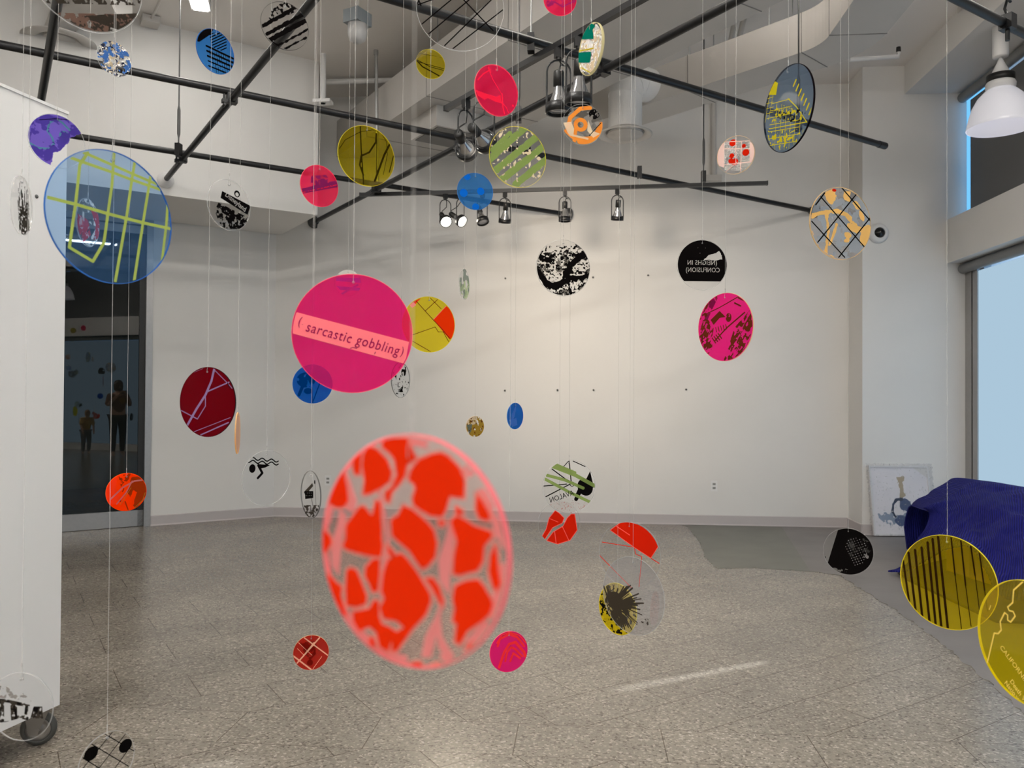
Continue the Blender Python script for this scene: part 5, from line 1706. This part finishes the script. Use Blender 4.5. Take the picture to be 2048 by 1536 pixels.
D_('clear disc with a grey building photograph over the caster at bottom left', 43, 1413, 128, 137, .10, -1, 'clear', 'clear', a_building)
D_('clear disc with black dots and a slanted grid cut by the bottom edge', 212, 1523, 114, 124, .10, 1, 'clear', 'clear', a_domino)
D_('large blurred disc with orange-red patches closest to the viewer', 835, 1102, 372, 468, .11, -1, 'blush', 'pink', a_blobs, thick=.004, N=230, strr=.0002)

# ================================================================== framed watercolour in bubble wrap
p0, p1_, p2_, p3_ = ony(1744, 1069, 8.40), None, None, None
bl = onz(1748, 1071, .012)
br_ = onz(1868, 1072, .012)
wf = (br_-bl).length
ex_ = (br_-bl).normalized()
lean = math.asin(min(.9, (YP-.03-bl.y)/.74))
hf = .72
ezf = Vector((-.045, math.sin(lean), math.cos(lean))).normalized()
nf = ex_.cross(ezf).normalized()        # faces the viewer
Cf = bl+ex_*wf/2+ezf*hf/2
t = thing('framed_print', 'framed blue watercolour in bubble wrap leaning on the pillar', 'picture', bl+ex_*wf/2)
MF = Matrix(((ex_.x, -nf.x, ezf.x, Cf.x), (ex_.y, -nf.y, ezf.y, Cf.y), (ex_.z, -nf.z, ezf.z, Cf.z), (0, 0, 0, 1)))
a_, b_ = wf/2, hf/2
m = MB()
for x0_, x1_, z0_, z1_ in ((-a_, a_, b_-.018, b_), (-a_, a_, -b_, -b_+.018), (-a_, -a_+.018, -b_+.018, b_-.018), (a_-.018, a_, -b_+.018, b_-.018)):
    m.box(x0_, x1_, -.012, .018, z0_, z1_, MF)
m.build('frame', M_WHITE, t, t.location)
paper = principled('paper', (.86, .84, .87, 1), .6, noise=.03, nscale=6)
MB().box(-a_+.018, a_-.018, .0, .006, -b_+.018, b_-.018, MF).build('paper_sheet', paper, t, t.location)
AF = Art(Cf+nf*.0, 0, b_, 134, 150, rect=(ex_, ezf, nf))
lim = mxx(np.abs(AF.X)-(a_-.02)/b_, np.abs(AF.Y)-(b_-.02)/b_)
def wc(f, k, seed):
    return mxx(f+(AF.nz(5, seed)-.5)*k, lim)
layers = [(ink('wash_blue_ink', rgb(165, 180, 198), .7, .1), wc(mn(AF.circ(1775, 1035, 16, 10), AF.circ(1832, 1018, 12, 7), AF.circ(1808, 1040, 28, 12)), .3, 401)),
          (ink('wash_ochre_ink', rgb(196, 184, 160), .5, .1), wc(AF.poly([(1795, 955), (1806, 955), (1812, 990), (1800, 998)]), .2, 402)),
          (ink('indigo_wash_ink', rgb(84, 104, 146), .9, .1), wc(mn(AF.circ(1810, 1010, 11, 12), AF.circ(1800, 1042, 12, 11)), .16, 403)),
          (ink('navy_wash_ink', rgb(50, 66, 92), 1, .1), wc(AF.line([(1804, 998), (1793, 1000), (1786, 1010), (1784, 1024), (1790, 1034)], 4.5), .06, 404)),
          (ink('grey_wash_ink', rgb(130, 132, 150), .7, .1), wc(AF.circ(1845, 1042, 9, 6, .5), .2, 405))]
Tloc = MF
for i, (mat, f) in enumerate(layers):
    mb = AF.march(f, -.0008-.0004*i)
    mb.v = [tuple(MF@Vector(v)) for v in mb.v]
    if mb.f:
        mb.build('painted_wash', mat, t, t.location)
# bubble wrap: crinkled clear film over the front, crumpled past the edges
m_wrap = bpy.data.materials.new('bubble_wrap_film')
m_wrap.use_nodes = True
nt, n, L = nodes(m_wrap)
n.remove(n['Principled BSDF'])
tr = n.new('ShaderNodeBsdfTransparent')
tr.inputs[0].default_value = (.95, .95, .96, 1)
gl = n.new('ShaderNodeBsdfGlossy')
gl.inputs['Roughness'].default_value = .3
df = n.new('ShaderNodeBsdfTranslucent')
df.inputs[0].default_value = (.9, .9, .92, 1)
tc = n.new('ShaderNodeTexCoord')
vo = n.new('ShaderNodeTexVoronoi')
vo.inputs['Scale'].default_value = 95
L.new(tc.outputs['Object'], vo.inputs['Vector'])
nz_ = n.new('ShaderNodeTexNoise')
nz_.inputs['Scale'].default_value = 34
nz_.inputs['Detail'].default_value = 5
L.new(tc.outputs['Object'], nz_.inputs['Vector'])
ad = n.new('ShaderNodeMath')
ad.operation = 'ADD'
L.new(vo.outputs['Distance'], ad.inputs[0])
L.new(nz_.outputs['Fac'], ad.inputs[1])
bp = n.new('ShaderNodeBump')
bp.inputs['Strength'].default_value = 1
bp.inputs['Distance'].default_value = .03
L.new(ad.outputs[0], bp.inputs['Height'])
L.new(bp.outputs[0], gl.inputs['Normal'])
cr_ = n.new('ShaderNodeValToRGB')
cr_.color_ramp.elements[0].position = .63
cr_.color_ramp.elements[0].color = (.05, .05, .05, 1)
cr_.color_ramp.elements[1].position = .70
cr_.color_ramp.elements[1].color = (.75, .75, .75, 1)
L.new(nz_.outputs['Fac'], cr_.inputs[0])
dfw = n.new('ShaderNodeBsdfDiffuse')
dfw.inputs[0].default_value = (.95, .95, .97, 1)  # white patches in the film colour stand in for glints
mdf = n.new('ShaderNodeMixShader')
L.new(df.outputs[0], mdf.inputs[1])
L.new(dfw.outputs[0], mdf.inputs[2])
df = mdf
m1 = n.new('ShaderNodeMixShader')
L.new(cr_.outputs[0], m1.inputs[0])
L.new(tr.outputs[0], m1.inputs[1])
L.new(df.outputs[0], m1.inputs[2])
m2 = n.new('ShaderNodeMixShader')
m2.inputs[0].default_value = .10
L.new(m1.outputs[0], m2.inputs[1])
L.new(gl.outputs[0], m2.inputs[2])
L.new(m2.outputs[0], n['Material Output'].inputs[0])
rs = random.Random(4)
wr = MB()
nx, nz2 = 60, 70
vs = []
for j in range(nz2+1):
    for i in range(nx+1):
        x = (-1.09+2.20*i/nx)*a_
        z = (-1.03+2.09*j/nz2)*b_
        edge = max(0, abs(x)/a_-1, abs(z)/b_-1)
        y = -.02+(rs.random()-.5)*(.004+(.028 if edge > 0 else 0))
        jx = (rs.random()-.5)*(.02 if edge > .02 else .0)
        v = MF@Vector((x+jx, y+(.008 if edge > .03 else 0), z+jx*.6))
        v.z = max(v.z, .004)
        v.y = min(v.y, YP-.004)
        vs.append(v)
wr.add(vs, [(j*(nx+1)+i, j*(nx+1)+i+1, (j+1)*(nx+1)+i+1, (j+1)*(nx+1)+i) for j in range(nz2) for i in range(nx)])
wr.build('bubble_wrap', m_wrap, t, t.location)

# ================================================================== blanket over a box
m_blue = bpy.data.materials.new('quilted_blue_cloth')
m_blue.use_nodes = True
nt, n, L = nodes(m_blue)
b = n['Principled BSDF']
b.inputs['Base Color'].default_value = (.018, .020, .30, 1)
b.inputs['Roughness'].default_value = .85
b.inputs['Sheen Weight'].default_value = .08
b.inputs['Sheen Tint'].default_value = (.4, .4, 1, 1)
b.inputs['Specular IOR Level'].default_value = .15
uvn = n.new('ShaderNodeUVMap')
wv = n.new('ShaderNodeTexWave')
wv.wave_profile = 'SIN'
wv.inputs['Scale'].default_value = 6.5
wv.inputs['Distortion'].default_value = 3.5
wv.inputs['Detail'].default_value = 1
wv.inputs['Detail Scale'].default_value = .7
L.new(uvn.outputs[0], wv.inputs['Vector'])
bp = n.new('ShaderNodeBump')
bp.inputs['Strength'].default_value = .9
bp.inputs['Distance'].default_value = .035
L.new(wv.outputs['Fac'], bp.inputs['Height'])
mxc = n.new('ShaderNodeMixRGB')  # groove shade of the quilting painted into the blue
mxc.inputs[1].default_value = (.008, .009, .15, 1)
mxc.inputs[2].default_value = (.026, .030, .36, 1)
L.new(wv.outputs['Fac'], mxc.inputs[0])
L.new(mxc.outputs[0], b.inputs['Base Color'])
L.new(bp.outputs[0], b.inputs['Normal'])
M_CARD = principled('cardboard', (.42, .27, .15, 1), .8, noise=.05, nscale=8)
def P_(px, py, y):
    return ony(px, py, y)
rows = [
    [P_(1856, 1022, 7.1), P_(1875, 1008, 7.1), P_(1905, 990, 7.15), P_(1944, 966, 7.2), P_(1990, 968, 7.0), P_(2048, 976, 6.8), P_(2150, 992, 6.5)],
    [P_(1846, 1022, 7.0), P_(1872, 1014, 6.95), P_(1906, 996, 7.0), P_(1948, 975, 6.95), P_(1992, 982, 6.65), P_(2048, 994, 6.4), P_(2150, 1012, 6.1)],
    [P_(1858, 1034, 6.98), P_(1882, 1036, 6.85), P_(1915, 1030, 6.7), P_(1955, 1024, 6.45), P_(2000, 1034, 6.1), P_(2056, 1048, 5.85), P_(2160, 1070, 5.6)],
    [P_(1848, 1064, 6.96), P_(1874, 1064, 6.75), P_(1912, 1062, 6.5), P_(1958, 1062, 6.2), P_(2005, 1078, 5.8), P_(2060, 1098, 5.55), P_(2160, 1128, 5.3)],
    [P_(1822, 1098, 6.9), P_(1860, 1092, 6.70), P_(1900, 1080, 6.40), P_(1958, 1090, 6.0), P_(2008, 1122, 5.65), P_(2062, 1150, 5.4), P_(2160, 1180, 5.15)],
    [P_(1814, 1128, 6.85), P_(1850, 1114, 6.60), P_(1892, 1092, 6.32), P_(1955, 1102, 5.9), P_(2000, 1160, 5.55), P_(2062, 1185, 5.3), P_(2160, 1216, 5.1)],
    [P_(1776, 1149, 6.76), P_(1838, 1136, 6.55), P_(1890, 1098, 6.28), P_(1952, 1110, 5.85), P_(1992, 1190, 5.5), P_(2064, 1215, 5.25), P_(2160, 1246, 5.0)],
]
nr, nc = len(rows), len(rows[0])
def cr(p0, p1, p2, p3, t):
    return .5*((2*p1)+(-p0+p2)*t+(2*p0-5*p1+4*p2-p3)*t*t+(-p0+3*p1-3*p2+p3)*t**3)
def surf(u_, v_):
    def at(lst, q):
        i = min(int(q), len(lst)-2)
        f_ = q-i
        g_ = lambda k: lst[max(0, min(len(lst)-1, k))]
        return cr(g_(i-1), g_(i), g_(i+1), g_(i+2), f_)
    return at([at(r, v_*(nc-1)) for r in rows], u_*(nr-1))
NU, NV = 70, 110
vs, uvs = [], []
from mathutils import noise as mnoise
for i in range(NU+1):
    for j in range(NV+1):
        p = surf(i/NU, j/NV)
        q = Vector((p.x*2.6, p.y*2.6, p.z*2.6))
        rg = 1-abs(mnoise.noise(Vector((q.x*.9+q.z*.7, q.y*.5, q.z*.35))))*2
        wob = mnoise.noise(q*1.6)*.07+rg*.07+(1-abs(mnoise.noise(q*3.1))*2)*.022+mnoise.noise(q*7)*.008
        k_ = min(1, i/10)
        p = p+Vector((-.3, -.8, .5)).normalized()*wob*k_
        p.z = max(p.z, .012)
        vs.append(p)
        uvs.append((j/NV*3.2, i/NU*2.6))
fs = [(i*(NV+1)+j, (i+1)*(NV+1)+j, (i+1)*(NV+1)+j+1, i*(NV+1)+j+1) for i in range(NU) for j in range(NV)]
# the back fall of the cloth behind the ridge
nb = len(vs)
for s_ in range(1, 9):
    for j in range(NV+1):
        base = vs[j]
        f_ = s_/8
        p = Vector((base.x+.10*f_+.03*math.sin(j*.3)*f_, base.y+.16+.55*min(1, f_*1.4), base.z-(base.z-.02)*max(0, f_-.45)/.55))
        if f_ <= .45:
            p.z = base.z-.02*f_
        p.x = min(p.x, XG-.02+10)
        vs.append(p)
        uvs.append((j/NV*3.2, -s_*.12))
for s_ in range(8):
    r0 = (lambda j: j) if s_ == 0 else (lambda j, o=nb+(s_-1)*(NV+1): o+j)
    r1 = (lambda j, o=nb+s_*(NV+1): o+j)
    for j in range(NV):
        fs.append((r1(j), r0(j), r0(j+1), r1(j+1)))
# keep it inside the window wall
vs = [Vector((min(v.x, XW-.015), v.y, v.z)) for v in vs]
bq = MB().add(vs, fs, 0, True)
ob = bq.build('moving_blanket', m_blue)
uvl = ob.data.uv_layers.new(name='UVMap')
for lp in ob.data.loops:
    uvl.data[lp.index].uv = uvs[lp.vertex_index]
so = ob.modifiers.new('thick', 'SOLIDIFY')
so.thickness = .012
so.offset = -1
tag(ob, 'dark blue quilted moving blanket draped over a box at lower right', 'blanket')
# box under the blanket
c0, c1 = onz(1884, 1148, 0), onz(2010, 1190, 0)
dd = (c1-c0).normalized()
dn = Vector((-dd.y, dd.x, 0))
if dn.y < 0:
    dn = -dn
t = thing('cardboard_box', 'cardboard box under the blue blanket seen through the striped yellow disc', 'box', (c0.x, c0.y, 0))
MX = Matrix(((dd.x, dn.x, 0, c0.x), (dd.y, dn.y, 0, c0.y), (0, 0, 1, 0), (0, 0, 0, 1)))
MB().box(0, .62, .04, .50, .03, .30, MX).build('box_body', M_CARD, t, t.location)
MB().box(.27, .33, .035, .0405, .03, .30, MX).build('packing_tape', principled('brown_tape', (.30, .18, .08, 1), .3), t, t.location)
mt = []
for p in ((1795, 1148), (1815, 1163), (1993, 1247), (2110, 1250), (2160, 1180), (1900, 1120)):
    q = onz(p[0], p[1], 0)
    mt.append((min(q.x, XW-.03), q.y))
ob = MB().prism(mt[::-1], .003, .022).build('dark_mat', principled('dark_felt', (.035, .035, .035, 1), .9, noise=.1, nscale=30))
tag(ob, 'flat dark felt pad on the floor under the cardboard box', 'mat')

# ================================================================== two visitors seen only as reflections in the door glass
def figure(label, x, y, rz, hgt, coat, legs, hair, bent=False, phone=False):
    t = thing('person', label, 'person', (x, y, 0), rz)
    k = hgt/1.7
    sh = .02 if not bent else .16
    J = [(0, 0, .93), (0, sh*.4, 1.12), (0, sh, 1.36), (0, sh*1.1, 1.44), (0, sh*1.2+.01, 1.50), (0, sh*1.2+.02, 1.58), (0, sh*1.2+.015, 1.66)]
    Rr = [(.15, .11), (.14, .10), (.16, .10), (.065, .06), (.06, .065), (.08, .095), (.065, .075)]
    E = [(0, 1), (1, 2), (2, 3), (3, 4), (4, 5), (5, 6)]
    def chain(start, pts, rads):
        prev = start
        for p, r in zip(pts, rads):
            J.append(p)
            Rr.append((r, r) if not isinstance(r, tuple) else r)
            E.append((prev, len(J)-1))
            prev = len(J)-1
        return prev
    for s in (-1, 1):
        chain(0, [(s*.09, 0, .86), (s*.10, .03 if not bent else .10, .50), (s*.10, 0, .09), (s*.105, .10, .04), (s*.105, .15, .035)], [.095, .062, .042, .042, .03])
        if phone:
            hp = [(s*.17, sh, 1.36), (s*.24, .07, 1.13), (s*.10, .30, 1.36), (s*.055, .34, 1.42)]
        else:
            hp = [(s*.17, sh, 1.36), (s*.22, sh+.03, 1.10), (s*.20, sh+.16, .90), (s*.19, sh+.20, .84)]
        w_ = chain(2, hp, [.055, .042, .032, (.030, .016)])
        base = Vector(hp[-1])
        dr_ = (Vector(hp[-1])-Vector(hp[-2])).normalized()
        for q in range(4):
            o_ = Vector((-s*.022+s*.015*q, 0, 0))
            chain(w_, [tuple(base+o_+dr_*.045), tuple(base+o_+dr_*(.07+.008*(q in (1, 2)))+Vector((-s*.006, .004, 0)))], [.0085, .0075])
        chain(w_, [tuple(base+Vector((-s*.035, .01, .02))), tuple(base+Vector((-s*.045, .02, .045)))], [.010, .008])
    def skin(name, idx_e, grow, mat, sub=2):
        used = sorted({i for e in idx_e for i in e})
        mp = {i: n_ for n_, i in enumerate(used)}
        me = bpy.data.meshes.new(name)
        me.from_pydata([Vector(J[i])*k for i in used], [(mp[a], mp[b]) for a, b in idx_e], [])
        o = bpy.data.objects.new(name, me)
        COL.objects.link(o)
        o.parent = t
        sk = o.modifiers.new('skin', 'SKIN')
        me.skin_vertices.new() if not me.skin_vertices else None
        for n_, i in enumerate(used):
            me.skin_vertices[0].data[n_].radius = (Rr[i][0]*k+grow, Rr[i][1]*k+grow)
        me.skin_vertices[0].data[0].use_root = True
        ss = o.modifiers.new('sub', 'SUBSURF')
        ss.levels = ss.render_levels = sub
        me.materials.append(mat)
        return o
    skin('body', E, 0, principled('skin_tone', (.45, .27, .19, 1), .5))
    torso = [e for e in E if e in ((0, 1), (1, 2))]
    arms = [e for e in E if e[0] == 2 and e[1] > 6]
    arm2 = [e for e in E if e[0] in [a[1] for a in arms]]
    skin('coat', torso+arms+arm2, .022, coat)
    th = [e for e in E if e[0] == 0 and e[1] > 6]
    th2 = [e for e in E if e[0] in [a[1] for a in th]]
    th3 = [e for e in E if e[0] in [a[1] for a in th2]]
    skin('trousers', th+th2+th3, .016, legs)
    hd_ = Vector(J[5])*k
    m = MB()
    prof = [(.001, .115), (.05, .105), (.085, .07), (.098, .02), (.100, -.04), (.092, -.10), (.080, -.13)]
    m.lathe([(r*k, z*k) for r, z in prof], Matrix.Translation(hd_+Vector((0, -.018, .02))*k), 24)
    m.build('hair', hair, t)
    for s in (-1, 1):
        MB().lathe([(.001, .012*k), (.009*k, .008*k), (.012*k, 0)], look(hd_+Vector((s*.032, .088, .0))*k, (0, 1, 0)), 12).build('eye', principled('eye_dark', (.03, .02, .02, 1), .2), t)
    MB().lathe([(.001, .022*k), (.010*k, .010*k), (.016*k, 0)], look(hd_+Vector((0, .086, -.03))*k, (0, 1, -.3)), 12).build('nose', principled('skin_tone', (.45, .27, .19, 1), .5), t)
    if phone:
        MB().box(-.075*k, .075*k, .345*k, .353*k, 1.40*k, 1.478*k).build('phone', M_BLKPL, t)
    return t
figure('person in a brown coat holding up a phone, seen reflected in the door glass', 2.5, .65, .5, 1.70, principled('brown_coat', (.12, .05, .022, 1), .8), principled('dark_trousers', (.03, .02, .02, 1), .8), principled('brown_hair', (.06, .03, .015, 1), .6), phone=True)
figure('small child in a mustard jacket, seen reflected in the door glass', 2.75, -.54, .5, 1.02, principled('mustard_jacket', (.40, .26, .07, 1), .8), principled('grey_leggings', (.10, .10, .11, 1), .8), principled('light_brown_hair', (.22, .12, .05, 1), .6), bent=True)
